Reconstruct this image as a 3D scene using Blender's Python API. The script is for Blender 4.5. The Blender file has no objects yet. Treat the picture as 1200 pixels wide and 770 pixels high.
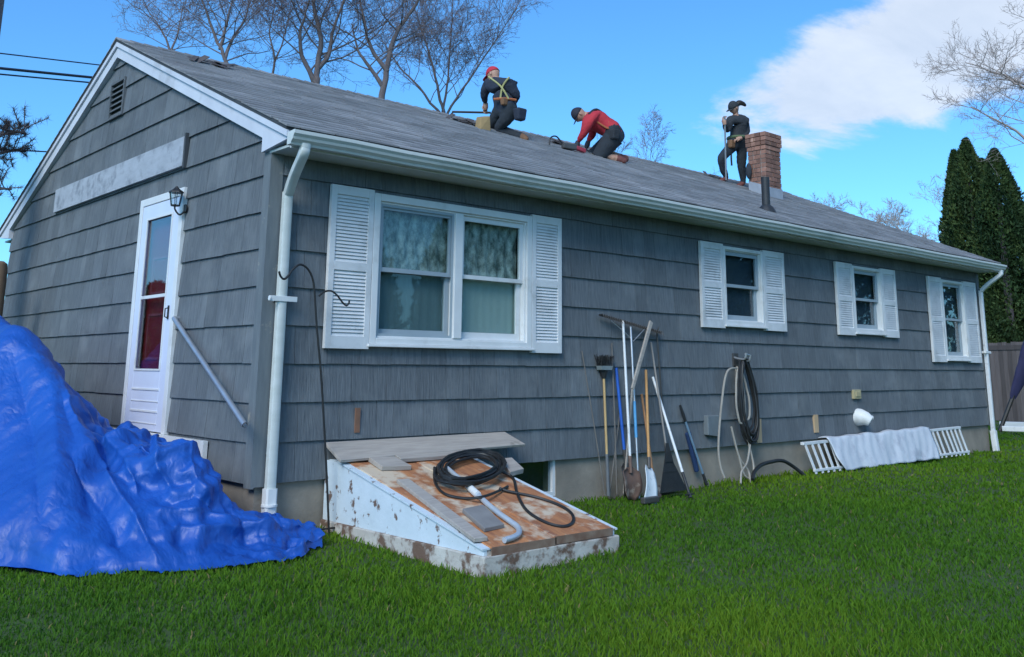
import bpy, bmesh, math, random
import numpy as np
from mathutils import Vector, Matrix, noise as mnoise
R = math.radians
random.seed(7); np.random.seed(7)
scene = bpy.context.scene
COL = scene.collection

# ------------------------------------------------------------------ camera
CAMP = np.array([-3.408, -6.683, 1.235])
FPX, PPX, PPY = 1107.03, 614.76, 198.38           # focal length and principal point in photo pixels (1200 x 770)
PIT, ROL, YAW = 0.207776, 0.007263, 0.738143
_F = np.array([math.sin(YAW)*math.cos(PIT), math.cos(YAW)*math.cos(PIT), math.sin(PIT)])
_R = np.cross(_F, [0, 0, 1]); _R /= np.linalg.norm(_R); _U = np.cross(_R, _F)
_R, _U = _R*math.cos(ROL)+_U*math.sin(ROL), -_R*math.sin(ROL)+_U*math.cos(ROL)
cam = bpy.data.cameras.new('camera'); camo = bpy.data.objects.new('camera', cam); COL.objects.link(camo)
cam.sensor_width = 36; cam.lens = FPX/1200*36
cam.shift_x = (600-PPX)/1200; cam.shift_y = (PPY-385)/1200
cam.clip_start = .05; cam.clip_end = 3000
camo.matrix_world = Matrix(((_R[0], _U[0], -_F[0], CAMP[0]), (_R[1], _U[1], -_F[1], CAMP[1]), (_R[2], _U[2], -_F[2], CAMP[2]), (0, 0, 0, 1)))
scene.camera = camo
scene.render.resolution_x, scene.render.resolution_y = 1024, 657

# ------------------------------------------------------------------ world, sun, exposure
SUN_ELEV, SUN_AZ = 38, -118        # azimuth measured from +Y towards +X
sd = Vector((math.sin(R(SUN_AZ))*math.cos(R(SUN_ELEV)), math.cos(R(SUN_AZ))*math.cos(R(SUN_ELEV)), math.sin(R(SUN_ELEV))))
world = bpy.data.worlds.new('World'); scene.world = world; world.use_nodes = True
wn, wl = world.node_tree.nodes, world.node_tree.links
wn.clear()
def wnode(t, **k):
    n = wn.new(t)
    for a, b in k.items(): setattr(n, a, b)
    return n
sky = wnode('ShaderNodeTexSky', sky_type='NISHITA', sun_disc=False, sun_elevation=R(SUN_ELEV), sun_rotation=R(SUN_AZ), air_density=1.0, dust_density=.9, ozone_density=3.0)
skt = wnode('ShaderNodeMixRGB', blend_type='MULTIPLY'); skt.inputs[0].default_value = 1; wl.new(sky.outputs[0], skt.inputs[1]); skt.inputs[2].default_value = (.43, .86, 1.17, 1)   # the photograph's cool white balance
tc = wnode('ShaderNodeTexCoord')
sep = wnode('ShaderNodeSeparateXYZ'); wl.new(tc.outputs['Generated'], sep.inputs[0])
# planar projection of the direction on a cloud layer: (x, y) / (z + .12)
zz = wnode('ShaderNodeMath', operation='MAXIMUM'); wl.new(sep.outputs['Z'], zz.inputs[0]); zz.inputs[1].default_value = 0
za = wnode('ShaderNodeMath', operation='ADD'); wl.new(zz.outputs[0], za.inputs[0]); za.inputs[1].default_value = .14
dx = wnode('ShaderNodeMath', operation='DIVIDE'); wl.new(sep.outputs['X'], dx.inputs[0]); wl.new(za.outputs[0], dx.inputs[1])
dy = wnode('ShaderNodeMath', operation='DIVIDE'); wl.new(sep.outputs['Y'], dy.inputs[0]); wl.new(za.outputs[0], dy.inputs[1])
cmb = wnode('ShaderNodeCombineXYZ'); wl.new(dx.outputs[0], cmb.inputs[0]); wl.new(dy.outputs[0], cmb.inputs[1])
def wnoise(scale, detail, rough, loc=(0, 0, 0), sc=(1, 1, 1), dist=0.):
    mp = wnode('ShaderNodeMapping'); wl.new(cmb.outputs[0], mp.inputs[0]); mp.inputs['Location'].default_value = loc; mp.inputs['Scale'].default_value = sc
    n = wnode('ShaderNodeTexNoise'); wl.new(mp.outputs[0], n.inputs['Vector'])
    n.inputs['Scale'].default_value = scale; n.inputs['Detail'].default_value = detail; n.inputs['Roughness'].default_value = rough; n.inputs['Distortion'].default_value = dist
    return n.outputs['Fac']
big = wnoise(.55, 2, .5, loc=(1.3, .35, 2.0))
fine = wnoise(2.3, 9, .62, loc=(4, 1, 0), sc=(1, 1.5, 1), dist=.25)
s1 = wnode('ShaderNodeMath', operation='MULTIPLY_ADD'); wl.new(fine, s1.inputs[0]); s1.inputs[1].default_value = .80; wl.new(big, s1.inputs[2])
# one broad bank of cloud in the east (the layer thickens around this heading)
def wdot(v):
    n = wnode('ShaderNodeVectorMath', operation='DOT_PRODUCT'); wl.new(cmb.outputs[0], n.inputs[0]); n.inputs[1].default_value = v; return n.outputs['Value']
off = wnode('ShaderNodeMath', operation='SUBTRACT'); wl.new(wdot((.87, -.49, 0)), off.inputs[0]); off.inputs[1].default_value = 1.27
ab = wnode('ShaderNodeMath', operation='ABSOLUTE'); wl.new(off.outputs[0], ab.inputs[0])
bw = wnode('ShaderNodeMapRange'); wl.new(ab.outputs[0], bw.inputs[0]); bw.inputs[1].default_value = .08; bw.inputs[2].default_value = .46; bw.inputs[3].default_value = 1; bw.inputs[4].default_value = 0
be = wnode('ShaderNodeMapRange'); wl.new(wdot((-.49, -.87, 0)), be.inputs[0]); be.inputs[1].default_value = -2.55; be.inputs[2].default_value = -2.05
bm_ = wnode('ShaderNodeMath', operation='MULTIPLY'); wl.new(bw.outputs[0], bm_.inputs[0]); wl.new(be.outputs[0], bm_.inputs[1])
bk = wnode('ShaderNodeMath', operation='MULTIPLY'); wl.new(bm_.outputs[0], bk.inputs[0]); bk.inputs[1].default_value = .54
s2 = wnode('ShaderNodeMath', operation='ADD'); wl.new(s1.outputs[0], s2.inputs[0]); wl.new(bk.outputs[0], s2.inputs[1])
ramp = wnode('ShaderNodeMapRange', interpolation_type='SMOOTHSTEP'); wl.new(s2.outputs[0], ramp.inputs[0]); ramp.inputs[1].default_value = 1.10; ramp.inputs[2].default_value = 1.30; ramp.inputs[3].default_value = 0; ramp.inputs[4].default_value = .86
shade = wnode('ShaderNodeMixRGB'); wl.new(fine, shade.inputs[0]); shade.inputs[1].default_value = (2.5, 3.0, 3.7, 1); shade.inputs[2].default_value = (4.9, 5.15, 5.5, 1)
mixc = wnode('ShaderNodeMixRGB'); wl.new(ramp.outputs[0], mixc.inputs[0]); wl.new(skt.outputs[0], mixc.inputs[1]); wl.new(shade.outputs[0], mixc.inputs[2])
bg = wnode('ShaderNodeBackground'); wl.new(mixc.outputs[0], bg.inputs[0]); bg.inputs[1].default_value = .092
wo = wnode('ShaderNodeOutputWorld'); wl.new(bg.outputs[0], wo.inputs[0])
sl = bpy.data.lights.new('sun', 'SUN'); sl.energy = 1.2; sl.angle = R(28); sl.color = (1, .95, .87)
so = bpy.data.objects.new('sun', sl); COL.objects.link(so); so.rotation_euler = (-sd).to_track_quat('-Z', 'Y').to_euler(); so.location = (0, 0, 30)
vs = scene.view_settings; vs.view_transform = 'Standard'; vs.look = 'None'; vs.exposure = 1.17; vs.gamma = 1; vs.use_curve_mapping = False
scene.render.engine = 'CYCLES'

# ------------------------------------------------------------------ pixel -> ray helpers (photo pixels)
def ray(x, y): return _F*FPX + _R*(x-PPX) - _U*(y-PPY)
def hy(x, y, Y=0.): d = ray(x, y); return Vector(CAMP+d*((Y-CAMP[1])/d[1]))
def hx(x, y, X=0.): d = ray(x, y); return Vector(CAMP+d*((X-CAMP[0])/d[0]))
def hz(x, y, Z=0.): d = ray(x, y); return Vector(CAMP+d*((Z-CAMP[2])/d[2]))
def hd(x, y, dep): return Vector(CAMP+ray(x, y)*(dep/FPX))
def depth(p): return float((np.array(p)-CAMP)@_F)

# ------------------------------------------------------------------ materials
MATS = {}
def mat(name, c1, c2=None, rough=.6, scale=6., bump=0., bscale=40., metal=0., sc=(1, 1, 1), bsc=None, c3=None, s3=1.5, t3=(.5, .62), spec=.5, tint=0., objrnd=0., detail=5., coat=0.):
    if name in MATS: return MATS[name]
    m = bpy.data.materials.new(name); m.use_nodes = True; MATS[name] = m
    nt = m.node_tree; n, l = nt.nodes, nt.links
    p = n['Principled BSDF']; p.inputs['Roughness'].default_value = rough; p.inputs['Metallic'].default_value = metal
    p.inputs['Specular IOR Level'].default_value = spec; p.inputs['Coat Weight'].default_value = coat
    c2 = c2 or tuple(v*.75 for v in c1)
    t = n.new('ShaderNodeTexCoord')
    def nz(s, sc_, det, loc=(0, 0, 0)):
        mp = n.new('ShaderNodeMapping'); l.new(t.outputs['Object'], mp.inputs[0]); mp.inputs['Scale'].default_value = sc_; mp.inputs['Location'].default_value = loc
        q = n.new('ShaderNodeTexNoise'); l.new(mp.outputs[0], q.inputs['Vector']); q.inputs['Scale'].default_value = s; q.inputs['Detail'].default_value = det; q.inputs['Roughness'].default_value = .6
        return q.outputs['Fac']
    f = nz(scale, sc, detail)
    r = n.new('ShaderNodeMapRange'); l.new(f, r.inputs[0]); r.inputs[1].default_value = .3; r.inputs[2].default_value = .7
    mx = n.new('ShaderNodeMixRGB'); l.new(r.outputs[0], mx.inputs[0]); mx.inputs[1].default_value = (*c1, 1); mx.inputs[2].default_value = (*c2, 1)
    out = mx.outputs[0]
    if c3:
        f3 = nz(s3, (1, 1, 1), 8, (3, 7, 1))
        r3 = n.new('ShaderNodeMapRange'); l.new(f3, r3.inputs[0]); r3.inputs[1].default_value = t3[0]; r3.inputs[2].default_value = t3[1]
        m3 = n.new('ShaderNodeMixRGB'); l.new(r3.outputs[0], m3.inputs[0]); l.new(out, m3.inputs[1]); m3.inputs[2].default_value = (*c3, 1); out = m3.outputs[0]
    if tint or objrnd:
        if tint:
            a = n.new('ShaderNodeAttribute'); a.attribute_name = 'tint'; src = a.outputs['Fac']; amt = tint
        else:
            a = n.new('ShaderNodeObjectInfo'); src = a.outputs['Random']; amt = objrnd
        mr = n.new('ShaderNodeMapRange'); l.new(src, mr.inputs[0]); mr.inputs[3].default_value = 1-amt; mr.inputs[4].default_value = 1+amt
        mm = n.new('ShaderNodeMixRGB'); mm.blend_type = 'MULTIPLY'; mm.inputs[0].default_value = 1; l.new(out, mm.inputs[1]); l.new(mr.outputs[0], mm.inputs[2]); out = mm.outputs[0]
    l.new(out, p.inputs['Base Color'])
    if bump:
        fb = nz(bscale, bsc or sc, 4, (1, 2, 3))
        b = n.new('ShaderNodeBump'); b.inputs['Strength'].default_value = bump; b.inputs['Distance'].default_value = .01; l.new(fb, b.inputs['Height']); l.new(b.outputs[0], p.inputs['Normal'])
    return m
def glassmat(name, tintc=(.8, .9, .88), fmul=1.5):
    m = bpy.data.materials.new(name); m.use_nodes = True; n, l = m.node_tree.nodes, m.node_tree.links; n.clear()
    o = n.new('ShaderNodeOutputMaterial'); mx = n.new('ShaderNodeMixShader'); tr = n.new('ShaderNodeBsdfTransparent'); gl = n.new('ShaderNodeBsdfGlossy'); lw = n.new('ShaderNodeLayerWeight'); lw.inputs[0].default_value = .5; pw = n.new('ShaderNodeMath'); pw.operation = 'POWER'; pw.inputs[1].default_value = 5; l.new(lw.outputs['Facing'], pw.inputs[0]); fr = n.new('ShaderNodeMath'); fr.operation = 'MULTIPLY_ADD'; fr.inputs[1].default_value = .95; fr.inputs[2].default_value = .045; l.new(pw.outputs[0], fr.inputs[0]); mu = n.new('ShaderNodeMath')
    tr.inputs[0].default_value = (*tintc, 1); gl.inputs['Roughness'].default_value = .015; gl.inputs[0].default_value = (.95, .97, 1, 1)
    mu.operation = 'MULTIPLY'; mu.use_clamp = True; mu.inputs[1].default_value = fmul; l.new(fr.outputs[0], mu.inputs[0]); l.new(mu.outputs[0], mx.inputs[0]); l.new(tr.outputs[0], mx.inputs[1]); l.new(gl.outputs[0], mx.inputs[2]); l.new(mx.outputs[0], o.inputs[0])
    t = n.new('ShaderNodeTexCoord'); q = n.new('ShaderNodeTexNoise'); q.inputs['Scale'].default_value = 2.2; l.new(t.outputs['Object'], q.inputs['Vector']); b = n.new('ShaderNodeBump'); b.inputs['Strength'].default_value = .008; l.new(q.outputs[0], b.inputs['Height']); l.new(b.outputs[0], gl.inputs['Normal'])
    return m

M_SHAKE = mat('painted_shake', (.158, .176, .192), (.100, .114, .127), rough=.85, scale=1.0, sc=(60, 60, 2.6), bump=.8, bscale=1., bsc=(130, 130, 1.2), c3=(.190, .206, .217), s3=2.8, t3=(.50, .78), tint=.12, spec=.25)
M_SHEATH = mat('dark_sheathing', (.05, .06, .07), rough=.9)
M_TRIMGREY = mat('grey_corner_trim', (.16, .18, .19), (.11, .13, .145), rough=.8, scale=3, sc=(8, 8, 1), c3=(.30, .28, .24), s3=7, t3=(.62, .7), bump=.2)
M_WHITE = mat('white_trim_paint', (.70, .71, .71), (.62, .63, .63), rough=.5, scale=5, bump=.08, bscale=60, c3=(.45, .45, .43), s3=3.5, t3=(.56, .78))
M_RAKE = mat('rake_paint', (.62, .64, .70), (.52, .54, .60), rough=.6, scale=3, c3=(.40, .41, .44), s3=2.5, t3=(.55, .75))
M_GUTTER = mat('gutter_aluminium', (.60, .62, .60), (.50, .53, .50), rough=.35, scale=2, sc=(1, 6, 6), c3=(.36, .41, .39), s3=1.2, t3=(.52, .75), spec=.5)
M_VINYL = mat('shutter_vinyl', (.68, .69, .70), (.59, .60, .61), rough=.6, scale=4, c3=(.42, .43, .43), s3=4, t3=(.50, .78))
M_SOFFIT = mat('soffit_paint', (.48, .53, .52), (.40, .45, .44), rough=.7, scale=3)
M_CONC = mat('foundation_concrete', (.31, .27, .22), (.23, .20, .165), rough=.9, scale=3.5, bump=.4, bscale=30, c3=(.16, .145, .12), s3=1.3, t3=(.5, .75))
M_SCREEN = mat('screen_panel_grey', (.060, .080, .098), (.048, .065, .08), rough=.7, scale=8)
M_SASHGREY = mat('aluminium_storm_sash', (.34, .40, .44), (.28, .34, .38), rough=.5, scale=4)
M_DARK = mat('dark_interior', (.018, .022, .026), rough=.9)  # near-black colour stands in for unlit space behind openings
M_GLASS = glassmat('window_glass', (.80, .87, .90), 1.3)
M_GLASS1 = glassmat('front_window_glass', (.88, .93, .93), .9)
M_GLASSD = glassmat('door_glass', (.80, .83, .87), 1.5)
M_BLACKMETAL = mat('black_iron', (.012, .013, .015), (.02, .018, .016), rough=.5, scale=20)
M_WOODT = mat('ash_handle', (.52, .36, .17), (.40, .26, .11), rough=.55, scale=2, sc=(30, 30, 1.5))
M_WOODO = mat('old_handle', (.34, .17, .07), (.22, .11, .05), rough=.6, scale=2, sc=(30, 30, 1.5))
M_WOODG = mat('weathered_board', (.40, .36, .32), (.29, .26, .235), rough=.85, scale=1.2, sc=(3, 30, 30), bump=.3, bscale=1.5, bsc=(3, 60, 60), c3=(.17, .15, .13), s3=4, t3=(.62, .72))
M_WHITEPOLE = mat('white_coated_pole', (.70, .72, .74), (.60, .62, .64), rough=.4, scale=6, c3=(.35, .35, .35), s3=9, t3=(.6, .75))
M_ALU = mat('dull_aluminium', (.52, .54, .57), (.40, .42, .45), rough=.38, metal=.7, scale=9)
M_BLUEP = mat('blue_plastic', (.02, .12, .52), (.02, .09, .40), rough=.45, scale=5)
M_BLUEG = mat('blue_grey_shaft', (.16, .26, .36), (.12, .20, .28), rough=.45, scale=5)
M_BLACKP = mat('black_plastic', (.016, .018, .021), (.026, .028, .03), rough=.55, scale=8)
M_STEELD = mat('dark_steel', (.09, .09, .09), (.06, .055, .05), rough=.5, metal=.3, scale=6)
M_RUSTBLADE = mat('rusty_blade', (.16, .095, .07), (.10, .07, .06), rough=.7, scale=8, c3=(.42, .36, .30), s3=7, t3=(.55, .7))
M_RUBBER = mat('hose_rubber', (.010, .011, .013), (.02, .02, .02), rough=.5, scale=10)
M_HOSET = mat('hose_beige', (.36, .33, .29), (.27, .25, .22), rough=.55, scale=6)

# ------------------------------------------------------------------ mesh builder
class MB:
    def __init__(s): s.v = []; s.f = []; s.t = []
    def add(s, vs, fs, tint=None):
        b = len(s.v); s.v += [tuple(v) for v in vs]; s.f += [tuple(i+b for i in f) for f in fs]
        if tint is not None: s.t += [tint]*len(vs)
        return s
    def hexa(s, p, tint=None):            # 8 corners: bottom loop 0-3, top loop 4-7
        return s.add(p, [(3, 2, 1, 0), (4, 5, 6, 7), (0, 1, 5, 4), (1, 2, 6, 5), (2, 3, 7, 6), (3, 0, 4, 7)], tint)
    def box(s, x0, x1, y0, y1, z0, z1, tint=None):
        return s.hexa([(x0, y0, z0), (x1, y0, z0), (x1, y1, z0), (x0, y1, z0), (x0, y0, z1), (x1, y0, z1), (x1, y1, z1), (x0, y1, z1)], tint)
    def bar(s, a, b, w, t, up=(0, 0, 1), w2=None, t2=None):
        a, b = Vector(a), Vector(b); d = (b-a).normalized(); x = d.cross(Vector(up))
        if x.length < 1e-4: x = d.cross(Vector((1, 0, 0)))
        x.normalize(); y = x.cross(d); w2 = w if w2 is None else w2; t2 = t if t2 is None else t2
        return s.hexa([a-x*w/2-y*t/2, a+x*w/2-y*t/2, a+x*w/2+y*t/2, a-x*w/2+y*t/2, b-x*w2/2-y*t2/2, b+x*w2/2-y*t2/2, b+x*w2/2+y*t2/2, b-x*w2/2+y*t2/2])
    def tube(s, pts, r, n=8, caps=True):
        pts = [Vector(p) for p in pts]; N = len(pts)
        rs = r if isinstance(r, (list, tuple)) else [r]*N
        b = len(s.v); ref = None
        for i, p in enumerate(pts):
            d = (pts[min(i+1, N-1)]-pts[max(i-1, 0)])
            if d.length < 1e-7: d = Vector((0, 0, 1))
            d.normalize()
            if ref is None:
                ref = d.cross(Vector((0, 0, 1)))
                if ref.length < .1: ref = d.cross(Vector((1, 0, 0)))
            ref = (ref-d*ref.dot(d)); ref.normalize(); q = d.cross(ref)
            for k in range(n):
                a = 2*math.pi*k/n; s.v.append(tuple(p+(ref*math.cos(a)+q*math.sin(a))*rs[i]))
        for i in range(N-1):
            for k in range(n):
                k2 = (k+1) % n; s.f.append((b+i*n+k, b+i*n+k2, b+(i+1)*n+k2, b+(i+1)*n+k))
        if caps: s.f.append(tuple(b+k for k in range(n-1, -1, -1))); s.f.append(tuple(b+(N-1)*n+k for k in range(n)))
        return s
    def prism(s, poly, off):              # poly: list of 3d points (planar), extruded by off
        n = len(poly); off = Vector(off); p = [Vector(q) for q in poly]
        return s.add(p+[q+off for q in p], [tuple(range(n-1, -1, -1)), tuple(range(n, 2*n))]+[(i, (i+1) % n, n+(i+1) % n, n+i) for i in range(n)])
    def grid(s, P):                       # P[i][j] points
        n, m = len(P), len(P[0]); return s.add([q for r_ in P for q in r_], [(i*m+j, i*m+j+1, (i+1)*m+j+1, (i+1)*m+j) for i in range(n-1) for j in range(m-1)])
    def ball(s, c, r, sx=1, sy=1, sz=1, n=10, m=7):
        c = Vector(c); P = [[c+Vector((r*sx*math.sin(math.pi*i/m)*math.cos(2*math.pi*j/n), r*sy*math.sin(math.pi*i/m)*math.sin(2*math.pi*j/n), r*sz*math.cos(math.pi*i/m))) for j in range(n+1)] for i in range(m+1)]
        return s.grid(P)
    def build(s, name, m, parent=None, smooth=False, bevel=0., origin=None):
        me = bpy.data.meshes.new(name)
        o_ = Vector(origin) if origin is not None else (parent_origin(parent) if parent else Vector((0, 0, 0)))
        me.from_pydata([(v[0]-o_.x, v[1]-o_.y, v[2]-o_.z) for v in s.v], [], s.f)
        bm = bmesh.new(); bm.from_mesh(me); bmesh.ops.recalc_face_normals(bm, faces=bm.faces); bm.to_mesh(me); bm.free()
        if s.t and len(s.t) == len(s.v):
            a = me.attributes.new('tint', 'FLOAT', 'POINT'); a.data.foreach_set('value', s.t)
        for mm in (m if isinstance(m, (list, tuple)) else [m]): me.materials.append(mm)
        if smooth: me.polygons.foreach_set('use_smooth', [True]*len(me.polygons))
        ob = bpy.data.objects.new(name, me); COL.objects.link(ob)
        if parent: ob.parent = parent
        elif origin is not None: ob.location = o_
        if smooth:
            try: me.set_sharp_from_angle(angle=R(40))
            except Exception: pass
        if bevel:
            b = ob.modifiers.new('bevel', 'BEVEL'); b.width = bevel; b.segments = 2; b.limit_method = 'ANGLE'
        return ob
def parent_origin(p):
    o = Vector((0, 0, 0))
    while p is not None: o += p.location; p = p.parent
    return o
def tag(o, label, cat, group=None):
    o['label'] = label; o['category'] = cat
    if group: o['group'] = group
    return o
def thing(name, label, cat, loc, group=None):
    o = bpy.data.objects.new(name, None); COL.objects.link(o); o.location = loc; o.empty_display_size = .2
    return tag(o, label, cat, group)
def struct(o): o['kind'] = 'structure'; return o
def stuff(o): o['kind'] = 'stuff'; return o
def spline(pts, n=8):
    pts = [Vector(p) for p in pts]; out = []
    for i in range(len(pts)-1):
        p0 = pts[max(i-1, 0)]; p1 = pts[i]; p2 = pts[i+1]; p3 = pts[min(i+2, len(pts)-1)]
        for k in range(n):
            t = k/n; out.append(.5*((2*p1)+(p2-p0)*t+(2*p0-5*p1+4*p2-p3)*t*t+(3*p1-p0-3*p2+p3)*t**3))
    return out+[pts[-1]]

# ================================================================== THE SETTING
def npmesh(name, V, F, m, attrs=None, smooth=False):
    me = bpy.data.meshes.new(name); nv = len(V); k = F.shape[1]
    me.vertices.add(nv); me.vertices.foreach_set('co', np.ascontiguousarray(V, np.float32).ravel())
    me.loops.add(F.size); me.loops.foreach_set('vertex_index', np.ascontiguousarray(F, np.int32).ravel())
    me.polygons.add(len(F)); me.polygons.foreach_set('loop_start', np.arange(len(F), dtype=np.int32)*k); me.polygons.foreach_set('loop_total', np.full(len(F), k, np.int32))
    for an, av in (attrs or {}).items():
        a = me.attributes.new(an, 'FLOAT', 'POINT'); a.data.foreach_set('value', np.ascontiguousarray(av, np.float32))
    me.update(); me.validate(); me.materials.append(m)
    if smooth: me.polygons.foreach_set('use_smooth', np.ones(len(F), bool))
    o = bpy.data.objects.new(name, me); COL.objects.link(o); return o

def ground_z(x, y):
    return .018*math.sin(x*.9+1)*math.cos(y*1.1)+.012*math.sin(x*2.3+y*1.7)
gx = np.concatenate([[-400, -120, -50, -20, -10], np.arange(-6, 20.1, .5), [24, 30, 40, 60, 120, 400]])
gy = np.concatenate([[-400, -120, -50, -25, -15], np.arange(-9, 9.1, .5), [12, 16, 24, 40, 80, 160, 400]])
g = MB(); g.grid([[(x, y, ground_z(x, y)-.015) for y in gy] for x in gx])
M_SOIL = mat('lawn_soil', (.045, .085, .014), (.036, .068, .012), rough=.95, scale=2.5, c3=(.045, .07, .02), s3=.35, t3=(.45, .6), bump=.5, bscale=60)
struct(g.build('ground', M_SOIL, smooth=True))

# footprint of the blue tarp on the ground (front hem, back edge)
TF = [(-2.5, .95), (-1.95, .45), (-1.56, .02), (-1.36, -.44), (-.95, -.66), (-.53, -.83), (-.06, -.82), (.24, -.58)]
TBK = [(-2.3, 4.4), (-1.3, 4.3), (-.3, 3.9), (-.03, 2.9), (-.03, 1.9), (-.03, .95), (-.02, -.02), (.30, -.07)]
def in_poly(x, y, poly):
    r = np.zeros(len(x), bool); n = len(poly)
    for i in range(n):
        (x0, y0), (x1, y1) = poly[i], poly[(i+1) % n]
        if y0 == y1: continue
        c_ = ((y0 > y) != (y1 > y)) & (x < (x1-x0)*(y-y0)/(y1-y0)+x0); r ^= c_
    return r
# grass blades (uncountable): density falls with distance from where people stand in the yard
def build_grass():
    rng = np.random.default_rng(3)
    N = 370000
    ang = rng.uniform(YAW-R(36), YAW+R(36), N)
    r = np.exp(rng.uniform(math.log(2.6), math.log(34), N))
    x = CAMP[0]+np.sin(ang)*r; y = CAMP[1]+np.cos(ang)*r
    keep = ~((x > .02) & (x < 13.0) & (y > -.01) & (y < 7.4))
    keep &= ~((x > .57) & (x < 1.83) & (y > -1.95) & (y < 0))
    keep &= ~in_poly(x, y-.05, TF+TBK[::-1])
    x, y, r = x[keep], y[keep], r[keep]; n = len(x)
    z = .018*np.sin(x*.9+1)*np.cos(y*1.1)+.012*np.sin(x*2.3+y*1.7)-.017
    # tufts: slow variation of height and hue
    f1 = np.sin(x*1.3+2*np.sin(y*.9))*np.cos(y*1.7+np.sin(x*.6)); f2 = np.sin(x*5.1+y*3.3)*np.sin(y*6.7-x*2.1)
    h = (.034+.008*f1+.009*f2)*rng.uniform(.55, 1.4, n)
    tall = ((np.abs(y) < .12) & (x > 0)) | (rng.random(n) < .015); h[tall] *= 1.5
    w = .0022*rng.uniform(.7, 1.5, n)*np.clip(r/3.5, 1, 6)
    a = rng.uniform(0, 2*np.pi, n); lean = rng.uniform(.1, 1.0, n)*h; la = rng.uniform(0, 2*np.pi, n)
    dxv, dyv = np.cos(a)*w, np.sin(a)*w; lx, ly = np.cos(la)*lean, np.sin(la)*lean
    V = np.empty((n, 5, 3)); z0 = z
    V[:, 0] = np.stack([x-dxv, y-dyv, z0], 1); V[:, 1] = np.stack([x+dxv, y+dyv, z0], 1)
    V[:, 2] = np.stack([x+lx*.35+dxv*.8, y+ly*.35+dyv*.8, z0+h*.6], 1); V[:, 3] = np.stack([x+lx*.35-dxv*.8, y+ly*.35-dyv*.8, z0+h*.6], 1)
    V[:, 4] = np.stack([x+lx, y+ly, z0+h*.98], 1)
    b = np.arange(n)*5
    F = np.concatenate([np.stack([b, b+1, b+2], 1), np.stack([b, b+2, b+3], 1), np.stack([b+3, b+2, b+4], 1)])
    patch = .5+.5*np.sin(x*.55+1.1*np.sin(y*.8+1))*np.cos(y*.7-.4*x)
    t = np.clip(.50*patch+.22*(.5+.5*f1)+.28*rng.random(n), 0, 1); dry = (rng.random(n) < .012).astype(float)
    m = bpy.data.materials.new('grass_blade'); m.use_nodes = True; nn, l = m.node_tree.nodes, m.node_tree.links; p = nn['Principled BSDF']
    at = nn.new('ShaderNodeAttribute'); at.attribute_name = 'tint'; cr = nn.new('ShaderNodeValToRGB'); l.new(at.outputs['Fac'], cr.inputs[0])
    cr.color_ramp.elements[0].color = (.044, .128, .018, 1); cr.color_ramp.elements[1].color = (.175, .270, .018, 1)
    e = cr.color_ramp.elements.new(.5); e.color = (.092, .200, .015, 1)
    ad = nn.new('ShaderNodeAttribute'); ad.attribute_name = 'dry'; mx = nn.new('ShaderNodeMixRGB'); l.new(ad.outputs['Fac'], mx.inputs[0]); l.new(cr.outputs[0], mx.inputs[1]); mx.inputs[2].default_value = (.26, .22, .09, 1)
    l.new(mx.outputs[0], p.inputs['Base Color']); p.inputs['Roughness'].default_value = .75; p.inputs['Specular IOR Level'].default_value = .12
    tr = nn.new('ShaderNodeBsdfTranslucent'); l.new(mx.outputs[0], tr.inputs[0]); ms = nn.new('ShaderNodeMixShader'); ms.inputs[0].default_value = .4
    l.new(p.outputs[0], ms.inputs[1]); l.new(tr.outputs[0], ms.inputs[2]); l.new(ms.outputs[0], nn['Material Output'].inputs[0])
    o = npmesh('grass', V.reshape(-1, 3), F, m, {'tint': np.repeat(t, 5), 'dry': np.repeat(dry, 5)})
    stuff(o); tag(o, 'short uneven green lawn grass around the grey house', 'grass')
build_grass()

# ================================================================== THE HOUSE
E_, ZB = .29, .39                      # shake exposure, bottom of the siding
LX, WY = 13.015, 7.30                  # length, depth
RY, RZ = 3.65, 4.75                    # ridge
EY, EZ = -.36, 3.02                    # eave edge of the roof deck
SL = (RZ-EZ)/(RY-EY)
SOF = 2.87
house = thing('house', 'single-storey grey shingled ranch house with white shutters and a low gable roof', 'house', (0, 0, 0))
def kz(k): return ZB+E_*k
def roofz(y): return RZ-abs(y-RY)*SL

# windows (x0,x1 of shutters, x0,x1 of frame, z0,z1)
WINS = [dict(s=(.51, 3.12), f=(.922, 2.722), z=(kz(3.41), kz(7.94)), dbl=True),
        dict(s=(5.36, 7.07), f=(5.79, 6.60), z=(kz(4.54), kz(7.93)), dbl=False),
        dict(s=(8.335, 10.01), f=(8.77, 9.58), z=(kz(4.54), kz(7.92)), dbl=False),
        dict(s=(11.07, 12.80), f=(11.52, 12.33), z=(kz(3.40), kz(7.90)), dbl=False)]
OPEN_F = [(w['f'][0]+.03, w['f'][1]-.03, w['z'][0]+.07, w['z'][1]-.05) for w in WINS]
DOOR = (1.57, 2.60, .66, 2.815)
OPEN_G = [(DOOR[0]+.04, DOOR[1]-.04, DOOR[2], DOOR[3]-.04)]
VENT = (3.42, 3.84, 3.86, 4.28)

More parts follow.
